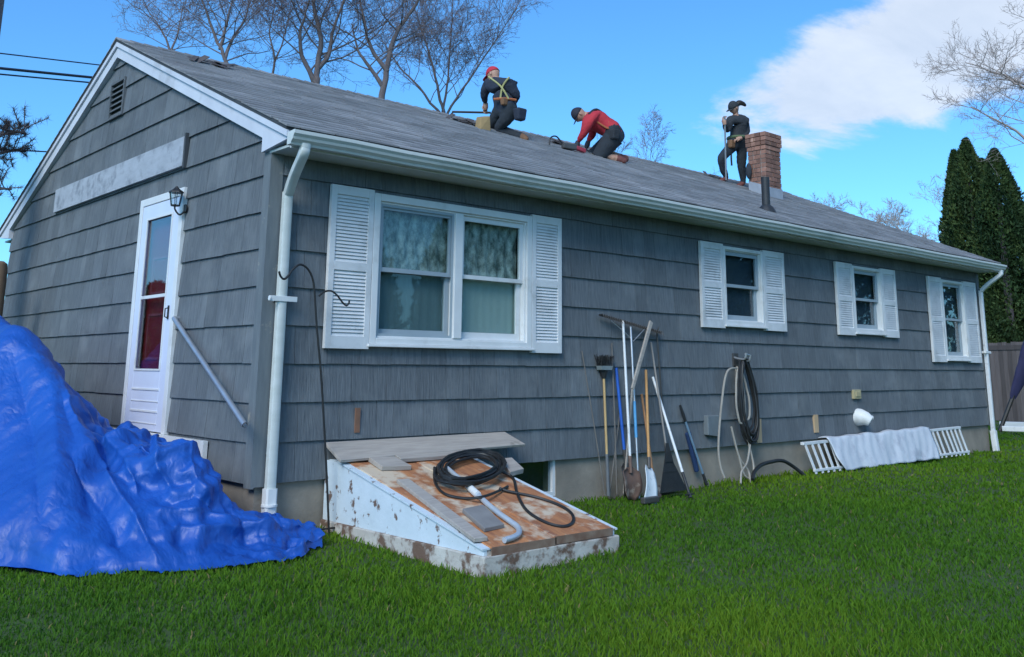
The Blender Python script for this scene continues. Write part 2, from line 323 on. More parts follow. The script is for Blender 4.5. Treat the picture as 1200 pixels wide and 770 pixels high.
# -- sheathing behind the shakes, with the window openings left free
def sub(rects, o):
    out = []
    for (a, b, c_, d) in rects:
        oa, ob, oc, od = o
        if oa >= b or ob <= a or oc >= d or od <= c_: out.append((a, b, c_, d)); continue
        if oa > a: out.append((a, oa, c_, d))
        if ob < b: out.append((ob, b, c_, d))
        a2, b2 = max(a, oa), min(b, ob)
        if oc > c_: out.append((a2, b2, c_, oc))
        if od < d: out.append((a2, b2, od, d))
    return out
rects = [(0.0, LX, ZB+.01, 2.90)]
for o in OPEN_F: rects = sub(rects, o)
m = MB()
for a, b, c_, d in rects: m.box(a, b, .0, .10, c_, d)
front_wall = m.build('front_wall', M_SHEATH, house)
m = MB()
def gable_cell(y0, y1, z0, z1):
    m.hexa([(0, y0, z0), (.10, y0, z0), (.10, y1, z0), (0, y1, z0), (0, y0, min(z1, roofz(y0)-.06)), (.10, y0, min(z1, roofz(y0)-.06)), (.10, y1, min(z1, roofz(y1)-.06)), (0, y1, min(z1, roofz(y1)-.06))])
a, b, c_, d = OPEN_G[0]
ys = [.103, a, b, RY, WY]
gable_cell(.103, a, ZB+.01, 9); gable_cell(a, b, d, 9); gable_cell(a, b, ZB+.01, c_); gable_cell(b, RY, ZB+.01, 9); gable_cell(RY, WY, ZB+.01, 9)
gable_wall = m.build('gable_wall', M_SHEATH, house)
m = MB(); m.box(LX-.10, LX-.002, .103, WY-.1, ZB+.01, 2.9); m.prism([(LX-.1, .1, 2.9), (LX-.1, WY-.1, 2.9), (LX-.1, RY, 4.6)], (.097, 0, 0)); m.build('right_gable_wall', M_SHAKE, house)
m = MB(); m.box(.103, LX-.103, WY-.10, WY, ZB+.01, 2.9); m.build('rear_wall', M_SHAKE, house)

# -- shakes, each its own piece (wedge: thick butt, thin top)
def shake_pieces(u0, u1, zc, ztop, opens, rng, umin, umax):
    """yield (ua, ub, za, zb) pieces of one course, clipped round the openings"""
    u = u0-rng.uniform(0, .2)
    while u < u1:
        w = rng.choice([.16, .20, .24, .27, .30, .33, .36])*rng.uniform(.9, 1.1); a_, b_ = max(u, umin), min(u+w-.0034, umax)
        if b_-a_ > .012:
            rs = [(a_, b_, zc, ztop)]
            for o in opens: rs = sub(rs, o)
            for r_ in rs:
                if r_[1]-r_[0] > .008 and r_[3]-r_[2] > .01: yield r_
        u += w
rng = random.Random(11)
BUTT, TOPT = .023, .003
cand = []
for k in range(9):
    zc = kz(k)+rng.uniform(-.003, .003); 
    for (a_, b_, c0, d0) in shake_pieces(.085, LX-.08, kz(k), min(kz(k+1)+.012, SOF+.01), OPEN_F, rng, .085, LX-.08):
        lo = rng.uniform(-.003, .0025) if abs(c0-kz(k)) < .001 else 0
        t = lambda z, k=k: BUTT+(TOPT-BUTT)*max(0, min(1, (z-kz(k))/(E_+.012)))
        j = rng.uniform(-.0015, .0015)
        p = [(a_, -t(c0)-j, c0+lo), (b_, -t(c0)-j, c0+lo*.6), (b_, .001, c0+lo*.6), (a_, .001, c0+lo), (a_, -t(d0), d0), (b_, -t(d0), d0), (b_, .001, d0), (a_, .001, d0)]
        cand.append(('f', p, rng.random(), Vector(((a_+b_)/2, 0, c0)), (b_-a_)*(d0-c0)))
for k in range(15):
    zlo = kz(k)
    yspan = (RZ-.19-zlo)/SL
    y0, y1 = max(.085, RY-yspan), min(WY-.02, RY+yspan)
    if y1-y0 < .1: break
    for (a_, b_, c0, d0) in shake_pieces(y0, y1, zlo, kz(k+1)+.012, OPEN_G+[VENT], rng, y0, y1):
        za, zb = min(d0, roofz(a_)-.10), min(d0, roofz(b_)-.10)
        if min(za, zb) < c0+.01: continue
        lo = rng.uniform(-.003, .0025) if abs(c0-kz(k)) < .001 else 0
        t = lambda z, k=k: BUTT+(TOPT-BUTT)*max(0, min(1, (z-kz(k))/(E_+.012)))
        j = rng.uniform(-.0015, .0015)
        p = [(-t(c0)-j, a_, c0+lo), (.001, a_, c0+lo), (.001, b_, c0+lo*.6), (-t(c0)-j, b_, c0+lo*.6), (-t(za), a_, za), (.001, a_, za), (.001, b_, zb), (-t(zb), b_, zb)]
        cand.append(('g', p, rng.random(), Vector((0, (a_+b_)/2, c0)), (b_-a_)*(d0-c0)))
cv = Vector(CAMP)
# largest in view first: size over squared distance, bare of shutters and tarp
def hidden(w, q):
    if w == 'f': return any(W['s'][0]-.02 < q.x < W['s'][1]+.02 and W['z'][0] < q.z+.1 < W['z'][1] for W in WINS)
    return q.z < .65
order = sorted(range(len(cand)), key=lambda i: -(0 if hidden(cand[i][0], cand[i][3]) else cand[i][4]/(cand[i][3]-cv).length_squared))
sel = set(order[:296])
restf, restg = MB(), MB()
for i, (w, p, t, q, ar) in enumerate(cand):
    if i in sel: MB().hexa(p, t).build('shake', M_SHAKE, front_wall if w == 'f' else gable_wall)
    else: (restf if w == 'f' else restg).hexa(p, t)
stuff(restf.build('shakes', M_SHAKE, front_wall)); stuff(restg.build('shakes', M_SHAKE, gable_wall))

# -- corner boards
m = MB(); m.box(-.026, .0, -.026, .084, ZB-.03, SOF+.02); m.box(.0, .083, -.0262, .0, ZB-.02, SOF+.02); m.build('corner_board', M_TRIMGREY, house)
m = MB(); m.box(LX-.078, LX+.02, -.024, .0, ZB-.01, SOF+.02); m.build('corner_board', M_TRIMGREY, house)

# -- foundation with the cellar window opening
m = MB()
for a, b, c_, d in sub([(.03, LX-.03, -.3, ZB+.008)], (2.50, 3.12, .06, ZB+.1)): m.box(a, b, .02, .2, c_, d)
m.box(.03, .2, .203, WY-.05, -.3, ZB+.008); m.box(LX-.2, LX-.03, .203, WY-.05, -.3, ZB+.008)
m.build('foundation', M_CONC, house)
cw = MB(); cw.box(3.085, 3.12, .03, .09, .062, ZB); cw.box(2.50, 3.085, .03, .09, .062, .10); cw.box(2.50, 2.53, .03, .09, .10, ZB)
cwo = cw.build('cellar_window', M_WHITE, house)
MB().box(2.53, 3.085, .06, .066, .10, ZB).build('pane', M_GLASS, cwo); MB().box(2.51, 3.11, .195, .22, .06, ZB).build('dark_backing', M_DARK, cwo)

# -- soffit, fascia
MB().box(-.03, LX+.06, EY+.04, .0, SOF, SOF+.02).build('soffit', M_SOFFIT, house)
MB().box(-.03, LX+.06, EY+.015, EY+.037, SOF-.012, EZ-.03).build('fascia', M_WHITE, house)
MB().box(.0, LX, WY, WY+.34, SOF, SOF+.02).build('soffit', M_SOFFIT, house)

# -- roof: deck, asphalt shingle courses, ridge cap, rake boards, vent pipe, chimney
M_ROOF = mat('asphalt_shingle', (.225, .228, .235), (.190, .193, .20), rough=.9, scale=3, sc=(1, 1, 1), bump=.6, bscale=90, c3=(.28, .275, .28), s3=.8, t3=(.48, .7), tint=.20, spec=.3)
XL, XR = -.085, LX+.10
def slope(side, y): return RY+(y-RY)*side
m = MB()
m.hexa([(XL, EY+.004, EZ-.03), (XR, EY+.004, EZ-.03), (XR, RY, RZ-.03), (XL, RY, RZ-.03), (XL, EY+.004, EZ-.004), (XR, EY+.004, EZ-.004), (XR, RY, RZ-.004), (XL, RY, RZ-.004)])
yb = 2*RY-EY
m.hexa([(XL, yb-.004, EZ-.03), (XL, RY+.001, RZ-.03), (XR, RY+.001, RZ-.03), (XR, yb-.004, EZ-.03), (XL, yb-.004, EZ-.004), (XL, RY+.001, RZ-.004), (XR, RY+.001, RZ-.004), (XR, yb-.004, EZ-.004)])
roof = m.build('roof', M_SHEATH, house)
m = MB(); rr = random.Random(5); nrm = Vector((0, -SL, 1)).normalized()
NC = 30; Ls = math.hypot(RY-EY, RZ-EZ)
for side in (1, -1):
    for i in range(NC):
        s0, s1 = i/NC, min(1, (i+1.02)/NC); xx = XL-.01-rr.uniform(0, .3)
        while xx < XR+.01:
            w = .305 if side == 1 else 3.0
            a_, b_ = max(xx, XL-.01), min(xx+w-.006, XR+.01); xx += w
            if b_-a_ < .02: continue
            y0 = EY-.02+(RY-EY+.02)*s0; y1 = EY-.02+(RY-EY+.02)*s1; z0 = RZ-(RY-y0)*SL; z1 = RZ-(RY-y1)*SL
            t0 = .010+rr.uniform(-.002, .003); lift = rr.uniform(0, .004); dy0 = rr.uniform(-.004, .004)
            y0 += dy0
            Y = lambda y: slope(side, y)
            m.hexa([(a_, Y(y0), z0-.002), (b_, Y(y0), z0-.002), (b_, Y(y1), z1-.002), (a_, Y(y1), z1-.002), (a_, Y(y0), z0+t0+lift), (b_, Y(y0), z0+t0), (b_, Y(y1), z1+.002), (a_, Y(y1), z1+.002)], rr.random())
stuff(m.build('shingle_courses', M_ROOF, roof))
m = MB(); x = XL-.012
while x < XR:
    b_ = min(x+.16, XR+.012); zz_ = rr.uniform(.0, .006); t_ = rr.random(); x0 = x
    m.hexa([(x0, RY-.15, RZ-.15*SL+.006), (b_, RY-.15, RZ-.15*SL+.004), (b_, RY, RZ+.005), (x0, RY, RZ+.008), (x0, RY-.15, RZ-.15*SL+.014+zz_), (b_, RY-.15, RZ-.15*SL+.012), (b_, RY, RZ+.014), (x0, RY, RZ+.020+zz_)], t_)
    m.hexa([(x0, RY, RZ+.008), (b_, RY, RZ+.005), (b_, RY+.15, RZ-.15*SL+.004), (x0, RY+.15, RZ-.15*SL+.006), (x0, RY, RZ+.020+zz_), (b_, RY, RZ+.014), (b_, RY+.15, RZ-.15*SL+.012), (x0, RY+.15, RZ-.15*SL+.014+zz_)], t_); x += .155
stuff(m.build('ridge_cap', M_ROOF, roof))
# rake boards on the gable (front slope, rear slope) with the crown strip and the boxed return
for nm, side in (('rake_board', 1), ('rake_board', -1)):
    Y = lambda y: slope(side, y)
    ye = EY+.02
    m = MB(); zo = lambda y: RZ-(RY-y)*SL
    m.prism([(-.062, Y(ye), zo(ye)-.035), (-.062, Y(RY), RZ-.035), (-.062, Y(RY), RZ-.205), (-.062, Y(.075), zo(.075)-.205), (-.062, Y(.075), SOF+.015), (-.062, Y(ye), SOF+.055)], (.060, 0, 0))
    rb = m.build(nm, M_RAKE, roof)
    m = MB(); m.prism([(-.083, Y(ye-.02), zo(ye-.02)-.034), (-.083, Y(RY), RZ-.034), (-.083, Y(RY), RZ-.085), (-.083, Y(ye-.02), zo(ye-.02)-.085)], (.020, 0, 0)); m.build('crown_strip', M_RAKE, rb)
    m = MB(); m.prism([(LX+.062, Y(ye), zo(ye)-.035), (LX+.062, Y(RY), RZ-.035), (LX+.062, Y(RY), RZ-.205), (LX+.062, Y(.1), zo(.1)-.205), (LX+.062, Y(ye), SOF+.05)], (-.055, 0, 0)); m.build('rake_board', M_RAKE, roof)
# vent pipe
vp = Vector((7.33, .33, RZ-(RY-.33)*SL)); vt = hd(899, 207, depth(vp)+.05)
m = MB(); m.tube([vp-Vector((0, 0, .05)), vp+Vector((0, 0, vt.z-vp.z))], .055, 14); m.tube([vp-Vector((0, 0, .04)), vp+Vector((0, 0, .03)), vp+Vector((0, 0, .07))], [.13, .10, .058], 14); m.build('vent_pipe', M_BLACKP, roof, smooth=True)

# chimney of single bricks
CX0, CX1, CY0, CY1 = 10.13, 10.58, 2.13, 2.48
ctop = hd(899, 152, depth((CX0, CY0, 4.6))).z
M_BRICK = mat('chimney_brick', (.27, .135, .095), (.19, .095, .07), rough=.85, scale=9, c3=(.38, .22, .16), s3=5, t3=(.55, .7), objrnd=.35, bump=.4, bscale=60)
M_MORTAR = mat('mortar', (.33, .29, .26), (.25, .22, .2), rough=.95, scale=12, bump=.3)
M_LEAD = mat('lead_flashing', (.34, .36, .40), (.25, .27, .30), rough=.5, scale=6)
MB().box(CX0+.012, CX1-.012, CY0+.012, CY1-.012, 3.6, ctop-.012).build('chimney', M_MORTAR, house)
chim = bpy.data.objects['chimney']
bh = .066; nz_ = int((ctop-3.98)/.077); brr = random.Random(3)
for i in range(nz_+1):
    z1 = ctop-i*.077; z0 = z1-bh; ex = .026 if i < 3 else (.012 if i == 3 else 0)
    xa, xb, ya, yb2 = CX0-ex, CX1+ex, CY0-ex, CY1+ex; d_ = .095
    def put(x0, x1, y0, y1):
        j = brr.uniform(-.003, .003); MB().box(x0+j, x1+j, y0-j, y1-j, z0, z1).build('brick', M_BRICK, chim)
    off = (i % 2)
    # front and rear rows run full, side rows fit between (alternating)
    Lx = [xa, xa+(xb-xa)*(.5 if off else .36), xb] if off else [xa, xa+(xb-xa)*.30, xa+(xb-xa)*.70, xb]
    for a_, b_ in zip(Lx[:-1], Lx[1:]):
        put(a_+.004, b_-.005, ya, ya+d_)
        if i < 5: put(a_+.004, b_-.005, yb2-d_, yb2)
    Ly = [ya+d_+.008, ya+(yb2-ya)*(.58 if off else .5), yb2-d_-.008]
    for a_, b_ in zip(Ly[:-1], Ly[1:]):
        put(xa, xa+d_, a_+.003, b_-.004)
        if i < 5: put(xb-d_, xb, a_+.003, b_-.004)
    if i >= 5: put(xa, xa+d_, yb2-d_, yb2)
MB().box(CX0+.06, CX1-.06, CY0+.06, CY1-.06, ctop-.05, ctop-.006).build('crown', M_MORTAR, chim)
fz = lambda y: RZ-(RY-y)*SL
m = MB(); m.prism([(CX0-.006, CY0-.01, fz(CY0)-.05), (CX0-.006, CY1, fz(CY1)-.05), (CX0-.006, CY1, fz(CY1)+.16), (CX0-.006, CY0-.01, fz(CY0)+.18)], (-.006, 0, 0)); m.box(CX0-.012, CX1+.01, CY0-.012, CY0-.006, fz(CY0)-.05, fz(CY0)+.17)
m.build('flashing', M_LEAD, chim)

# -- gutter
GY = EY-.005
prof = [(GY+.0, 2.965), (GY+.0, 2.868), (GY-.055, 2.868), (GY-.062, 2.885), (GY-.088, 2.905), (GY-.094, 2.925), (GY-.112, 2.945), (GY-.112, 2.972), (GY-.100, 2.972), (GY-.100, 2.960), (GY-.104, 2.950), (GY-.084, 2.93), (GY-.078, 2.910), (GY-.052, 2.876), (GY-.006, 2.876), (GY-.006, 2.965)]
m = MB(); n = len(prof); xs = np.linspace(-.075, 13.10, 27); grr = random.Random(8)
sag = [grr.uniform(-.004, .003) for _ in xs]
m.v = [(x, y, z+sag[i]) for i, x in enumerate(xs) for (y, z) in prof]
m.f = [(i*n+k, i*n+(k+1) % n, (i+1)*n+(k+1) % n, (i+1)*n+k) for i in range(len(xs)-1) for k in range(n)]
gut = m.build('gutter', M_GUTTER, house)
for x in (-.079, 13.100):
    MB().prism([(x, y, z) for y, z in prof[:8]]+[], (.004, 0, 0)).build('end_cap', M_GUTTER, gut)
m = MB()
for x in np.arange(.4, 13, .62): m.box(x, x+.02, GY-.105, GY, 2.966, 2.970)
m.build('hanger_strap', M_GUTTER, gut)
# -- downspouts (rectangular section swept along a path)
def rect_sweep(m, pts, hw, hd_, n=5):
    P = spline(pts, n); b = len(m.v); N = len(P)
    for i, p in enumerate(P):
        d = (P[min(i+1, N-1)]-P[max(i-1, 0)]).normalized(); x = Vector((1, 0, 0)); x = (x-d*x.dot(d)).normalized(); q = d.cross(x)
        for sx, sy in ((-1, -.7), (-.7, -1), (.7, -1), (1, -.7), (1, .7), (.7, 1), (-.7, 1), (-1, .7)): m.v.append(tuple(p+x*hw*sx+q*hd_*sy))
    for i in range(N-1):
        for k in range(8): m.f.append((b+i*8+k, b+i*8+(k+1) % 8, b+(i+1)*8+(k+1) % 8, b+(i+1)*8+k))
    m.f.append(tuple(range(b+7, b-1, -1))); m.f.append(tuple(b+(N-1)*8+k for k in range(8)))
def downspout(xt, xw, zend, left):
    m = MB()
    rect_sweep(m, [(xt, GY-.05, 2.885), (xt, GY-.05, 2.85), (xt-.005, GY-.035, 2.80), ((xt+xw)/2, -.22, 2.68), (xw, -.085, 2.56), (xw, -.07, 2.48), (xw, -.07, 1.6), (xw, -.07, zend)], .036, .030)
    d = m.build('downspout', M_WHITEPOLE if not left else M_GUTTER, house, smooth=True)
    for z in ((1.74,) if left else (1.55,)):
        k = MB(); k.box(xw-.115, xw+.115, -.108, -.100, z-.020, z+.020); k.tube([(xw-.115, -.104, z), (xw-.12, -.104, z)], .02); k.box(xw-.05, xw-.04, -.1, -.02, z-.018, z+.018); k.box(xw+.04, xw+.05, -.1, -.02, z-.018, z+.018); k.build('strap', M_WHITE, d, bevel=.004)
    return d
dl = downspout(hy(357, 172, -.41).x, hy(331, 330, -.07).x, .33, True)
xw = hy(331, 330, -.07).x
m = MB(); rect_sweep(m, [(xw, -.07, .36), (xw, -.07, .24), (xw, -.07, .12)], .046, .040); m.tube([(xw, -.07, .14), (xw, -.07, -.03)], .05, 14); m.tube([(xw, -.07, .25), (xw, -.07, .235)], .06, 14); m.build('adapter', M_WHITE, dl, smooth=True)
m = MB(); m.tube([(xw+.02, -.07, .06), (xw+.13, -.11, .055)], .05, 14); m.tube([(xw+.10, -.1, .055), (xw+.14, -.112, .055)], .058, 14); m.build('elbow', M_WHITE, dl, smooth=True)
dr = downspout(12.98, 12.955, .26, False)
m = MB(); rect_sweep(m, [(12.955, -.07, .30), (12.96, -.075, .15), (12.965, -.085, -.02)], .048, .044); m.build('adapter', M_WHITE, dr, smooth=True)

# -- windows with shutters
rngw = random.Random(2)
def lace():
    m = bpy.data.materials.new('lace_curtain'); m.use_nodes = True; n, l = m.node_tree.nodes, m.node_tree.links; p = n['Principled BSDF']
    t = n.new('ShaderNodeTexCoord'); mp = n.new('ShaderNodeMapping'); mp.inputs['Scale'].default_value = (9, 1, 5); l.new(t.outputs['Object'], mp.inputs[0])
    q = n.new('ShaderNodeTexNoise'); q.inputs['Scale'].default_value = 1.6; q.inputs['Detail'].default_value = 7; q.inputs['Roughness'].default_value = .7; l.new(mp.outputs[0], q.inputs['Vector'])
    r = n.new('ShaderNodeValToRGB'); l.new(q.outputs[0], r.inputs[0]); r.color_ramp.elements[0].position = .38; r.color_ramp.elements[0].color = (.10, .13, .115, 1); r.color_ramp.elements[1].position = .66; r.color_ramp.elements[1].color = (.56, .61, .56, 1); l.new(r.outputs[0], p.inputs['Base Color']); p.inputs['Roughness'].default_value = .9
    return m
M_LACE = lace()
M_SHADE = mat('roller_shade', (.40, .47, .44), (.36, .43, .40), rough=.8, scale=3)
M_SHADED = mat('screen_dimmed_cloth', (.15, .21, .22), (.125, .18, .19), rough=.8, scale=3, sc=(12, 1, 1))  # cloth tone darkened, the dimming by insect screens put into its colour
def frame_rect(m, x0, x1, z0, z1, w, y0, y1, wb=None, wt=None):
    wb = w if wb is None else wb; wt = w if wt is None else wt
    m.box(x0, x0+w, y0, y1, z0, z1); m.box(x1-w, x1, y0, y1, z0, z1); m.box(x0+w, x1-w, y0, y1, z0, z0+wb); m.box(x0+w, x1-w, y0, y1, z1-wt, z1)
def dh_sash(win, x0, x1, z0, z1, gm, msash):
    zm = z0+(z1-z0)*.50
    m = MB(); frame_rect(m, x0, x1, zm-.018, z1, .042, -.018, .012, wb=.036, wt=.045); m.build('upper_sash', msash, win)
    MB().box(x0+.04, x1-.04, -.006, -.002, zm, z1-.04).build('pane', gm, win)
    m = MB(); frame_rect(m, x0+.004, x1-.004, z0, zm+.02, .046, .016, .045, wb=.06, wt=.036); m.build('lower_sash', msash, win)
    MB().box(x0+.04, x1-.04, .028, .032, z0+.05, zm).build('pane', gm, win)
for wi, W in enumerate(WINS):
    fx0, fx1 = W['f']; z0, z1 = W['z']
    m = MB(); zb0 = z0+.042; zt = z1-.02; CW = .062 if W['dbl'] else .040; CI = .018 if W['dbl'] else .012
    frame_rect(m, fx0, fx1, zb0, zt, CW, -.062, .02, wb=.05, wt=CW)
    # stepped brick mould
    frame_rect(m, fx0+CW, fx1-CW, zb0+.05, zt-CW, CI, -.040, .04)
    if W['dbl']: xm = 1.835; m.box(xm-.045, xm+.045, -.058, .04, zb0+.068, zt-.08)
    win = m.build('window', M_WHITE, house, bevel=.004)
    MB().box(fx0-.02, fx1+.02, -.085, -.0, zb0-.022, zb0-.001).build('sill', M_WHITE, win, bevel=.004)
    ix0, ix1, iz0, iz1 = fx0+CW+CI, fx1-CW-CI, zb0+.05+CI, zt-CW-CI
    if W['dbl']:
        dh_sash(win, ix0, xm-.045, iz0, iz1, M_GLASS1, M_SASHGREY); dh_sash(win, xm+.045, ix1, iz0, iz1, M_GLASS1, M_WHITE)
        zmid = (iz0+iz1)/2
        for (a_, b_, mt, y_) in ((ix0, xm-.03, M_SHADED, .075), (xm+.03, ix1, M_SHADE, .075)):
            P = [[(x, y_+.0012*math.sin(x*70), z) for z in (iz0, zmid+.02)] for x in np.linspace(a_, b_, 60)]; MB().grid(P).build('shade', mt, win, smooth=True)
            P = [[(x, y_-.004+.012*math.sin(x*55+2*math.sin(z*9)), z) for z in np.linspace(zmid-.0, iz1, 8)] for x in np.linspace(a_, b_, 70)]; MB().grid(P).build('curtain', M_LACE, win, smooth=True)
        # insect screen frame over the left half; mesh dimming is in the shade colour
        m = MB(); frame_rect(m, ix0, xm-.045, iz0, iz1, .022, -.034, -.026); m.build('screen_frame', M_SASHGREY, win)
    else:
        dh_sash(win, ix0, ix1, iz0, iz1, M_GLASS, M_SASHGREY)
        zmid = (iz0+iz1)/2
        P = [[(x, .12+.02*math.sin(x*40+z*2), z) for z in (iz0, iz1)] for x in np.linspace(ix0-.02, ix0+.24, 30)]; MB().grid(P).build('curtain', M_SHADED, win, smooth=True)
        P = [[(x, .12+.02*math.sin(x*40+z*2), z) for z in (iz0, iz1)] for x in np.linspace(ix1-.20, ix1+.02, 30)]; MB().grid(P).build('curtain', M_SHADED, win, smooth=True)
        MB().box(ix0, ix1, .062, .066, iz0, iz1).build('screen_panel', M_SCREEN, win)  # solid panel for the screens, added full height to brighten near-black panes
    m = MB(); m.box(fx0, fx1, .55, .57, zb0, zt); m.box(fx0, fx0+.02, .11, .55, zb0, zt); m.box(fx1-.02, fx1, .11, .55, zb0, zt); m.box(fx0+.02, fx1-.02, .11, .55, zb0, zb0+.02); m.box(fx0+.02, fx1-.02, .11, .55, zt-.02, zt); m.build('dark_room_box', M_DARK, win)  # near-black box stands in for the unlit room
    for (sx0, sx1) in ((W['s'][0], fx0-.004), (fx1+.004, W['s'][1])):
        m = MB(); tl = rngw.uniform(-.003, .003); st = .052; zmr = z0+(z1-z0)*.50
        yf0, yf1 = -.062, -.024
        frame_rect(m, sx0, sx1, z0, z1, st, yf0, yf1, wb=.10, wt=.075); m.box(sx0+st, sx1-st, yf0, yf1, zmr-.035, zmr+.035); m.box(sx0+st, sx1-st, -.030, -.026, z0+.1, z1-.075)
        sh = m.build('shutter', M_VINYL, house, bevel=.003)
        lv = MB()
        for (za, zb_) in ((z0+.10, zmr-.035), (zmr+.035, z1-.075)):
            nn = int((zb_-za)/.028); hh = (zb_-za)/nn
            for q in range(nn):
                zc = za+(q+.5)*hh; lv.hexa([(sx0+st, -.058, zc-hh*.50), (sx1-st, -.058, zc-hh*.50), (sx1-st, -.050, zc-hh*.50), (sx0+st, -.050, zc-hh*.50), (sx0+st, -.044, zc+hh*.56), (sx1-st, -.044, zc+hh*.56), (sx1-st, -.036, zc+hh*.56), (sx0+st, -.036, zc+hh*.56)])
        stuff(lv.build('louver_slats', M_VINYL, sh))

# -- gable: storm door, lantern, painted board, attic vent, ledger, hand rail
y0, y1, z0, z1 = DOOR
def frame_yz(m, y0, y1, z0, z1, w, x0, x1, wb=None, wt=None):
    wb = w if wb is None else wb; wt = w if wt is None else wt
    m.box(x0, x1, y0, y0+w, z0, z1); m.box(x0, x1, y1-w, y1, z0, z1)
    if wb: m.box(x0, x1, y0+w, y1-w, z0, z0+wb)
    m.box(x0, x1, y0+w, y1-w, z1-wt, z1)
m = MB(); frame_yz(m, y0, y1, z0, z1, .075, -.045, .03, wb=0, wt=.07); m.box(-.07, .08, y0+.001, y1-.001, z0-.04, z0-.001)
door = m.build('door', M_WHITE, house, bevel=.004)
M_DOORW = mat('storm_door_enamel', (.66, .70, .82), (.60, .64, .76), rough=.35, scale=3)
dy0, dy1, dz0, dz1 = y0+.08, y1-.08, z0+.01, z1-.075
gz0, gz1 = dz0+.52, dz1-.13
m = MB(); frame_yz(m, dy0, dy1, dz0, dz1, .13, -.040, -.008, wb=gz0-dz0, wt=dz1-gz1)
leaf = m.build('storm_door_leaf', M_DOORW, door, bevel=.004)
m = MB(); frame_yz(m, dy0+.13, dy1-.13, gz0, gz1, .018, -.048, -.036); m.box(-.046, -.038, dy0+.148, dy1-.148, gz0+(gz1-gz0)*.46, gz0+(gz1-gz0)*.46+.03)
for q in range(2):
    zc = dz0+.16+q*.19; m.box(-.048, -.0395, dy0+.12, dy1-.12, zc, zc+.018); m.box(-.046, -.0395, dy0+.12, dy1-.12, zc-.10, zc-.09)
m.build('moulding', M_WHITE, door, bevel=.002)
MB().box(-.026, -.022, dy0+.13, dy1-.13, gz0, gz1).build('pane', M_GLASSD, door)
M_RED = mat('red_inner_door', (.30, .022, .032), (.24, .018, .026), rough=.5, scale=4)
m = MB(); m.box(.035, .07, y0+.05, y1-.05, z0+.01, z1-.04); m.build('inner_door', M_RED, door)
m = MB(); frame_yz(m, dy0+.22, dy1-.18, gz0+.10, gz0+.52, .022, .025, .037); frame_yz(m, dy0+.22, dy1-.18, gz0+.70, gz0+1.05, .022, .025, .037); m.build('panel_moulding', mat('red_moulding', (.42, .10, .12), rough=.5), door)
m = MB(); m.box(-.052, -.04, dy0+.037, dy0+.053, z0+.98, z0+1.10); m.tube([(-.045, dy0+.045, z0+.99), (-.075, dy0+.045, z0+1.0), (-.075, dy0+.045, z0+1.07), (-.045, dy0+.045, z0+1.08)], .006); m.build('handle', M_BLACKMETAL, door, smooth=True)
# ledger boards at the stoop
b_ = hx(100, 497, -.05); e_ = hx(240, 514, -.05)
MB().box(-.06, -.022, e_.y, b_.y+.2, .49, .655).build('ledger_board', M_WHITE, house)
# lantern
def LV(t): return Vector(t)*.75
lp = hx(216, 243, -.03); L0 = Vector((-.024, lp.y-.02, lp.z))
m = MB(); m.tube([L0+LV((0, 0, -.02)), L0+LV((-.015, 0, -.02))], .04, 12); m.tube(spline([L0+LV((-.01, 0, -.05)), L0+LV((-.07, 0, -.10)), L0+LV((-.13, 0, -.04)), L0+LV((-.13, 0, .02))], 5), .008, 8)
m.tube([L0+LV((-.13, 0, -.005)), L0+LV((-.13, 0, .01))], [.038, .042], 6); m.tube([L0+LV((-.13, 0, .155)), L0+LV((-.13, 0, .17)), L0+LV((-.13, 0, .21)), L0+LV((-.13, 0, .235))], [.066, .064, .023, .009], 6)
for q in range(6):
    a_ = q*math.pi/3; c1 = .75*Vector((math.cos(a_), math.sin(a_), 0)); m.bar(L0+LV((-.13, 0, .005))+c1*.052, L0+LV((-.13, 0, .16))+c1*.078, .006, .006)
lan = m.build('wall_lantern', M_BLACKMETAL, house)
MB().tube([L0+LV((-.13, 0, .008)), L0+LV((-.13, 0, .157))], [.036, .054], 6, caps=False).build('lantern_glass', M_GLASS, lan)
# painted board above the door
A_, B_ = hx(216, 162, -.05), hx(66, 221, -.05); C_, D_ = hx(216, 196, -.05), hx(67, 246, -.05)
zt_, zb_ = (A_.z+B_.z)/2, (C_.z+D_.z)/2
M_PEEL = mat('peeling_white_paint', (.40, .425, .47), (.32, .345, .385), rough=.8, scale=6, sc=(1, 1, 3), c3=(.20, .22, .25), s3=6, t3=(.5, .66), bump=.4, bscale=30)
MB().box(-.055, -.016, A_.y, B_.y, zb_, zt_).build('painted_board', M_PEEL, house, bevel=.003)
MB().box(-.050, -.014, A_.y-.035, A_.y-.004, zb_-.02, zt_+.03).build('board_end_block', M_SHEATH, house)
# attic vent
vy0, vy1, vz0, vz1 = VENT
m = MB(); frame_yz(m, vy0, vy1, vz0, vz1, .025, -.038, .01, wb=.025, wt=.025); av = m.build('attic_vent', M_SHAKE, house)
for q in range(6):
    zc = vz0+.045+q*.062; MB().hexa([(-.036, vy0+.025, zc-.02), (-.028, vy0+.025, zc-.024), (-.028, vy1-.025, zc-.024), (-.036, vy1-.025, zc-.02), (-.006, vy0+.025, zc+.022), (.002, vy0+.025, zc+.018), (.002, vy1-.025, zc+.018), (-.006, vy1-.025, zc+.022)]).build('louver', M_SHAKE, av)
MB().box(.004, .012, vy0, vy1, vz0, vz1).build('dark_backing', M_DARK, av)
# hand rail tube fixed beside the door
a_, b_ = hx(204, 373, -.06), hx(287, 498, -.16)
m = MB(); m.tube([a_, b_], .021, 10, caps=False); m.tube([a_+Vector((.05, 0, 0)), a_], .018, 8); m.tube([b_, b_+(b_-a_).normalized()*.004], .015, 10); m.build('hand_rail', M_ALU, house, smooth=True)
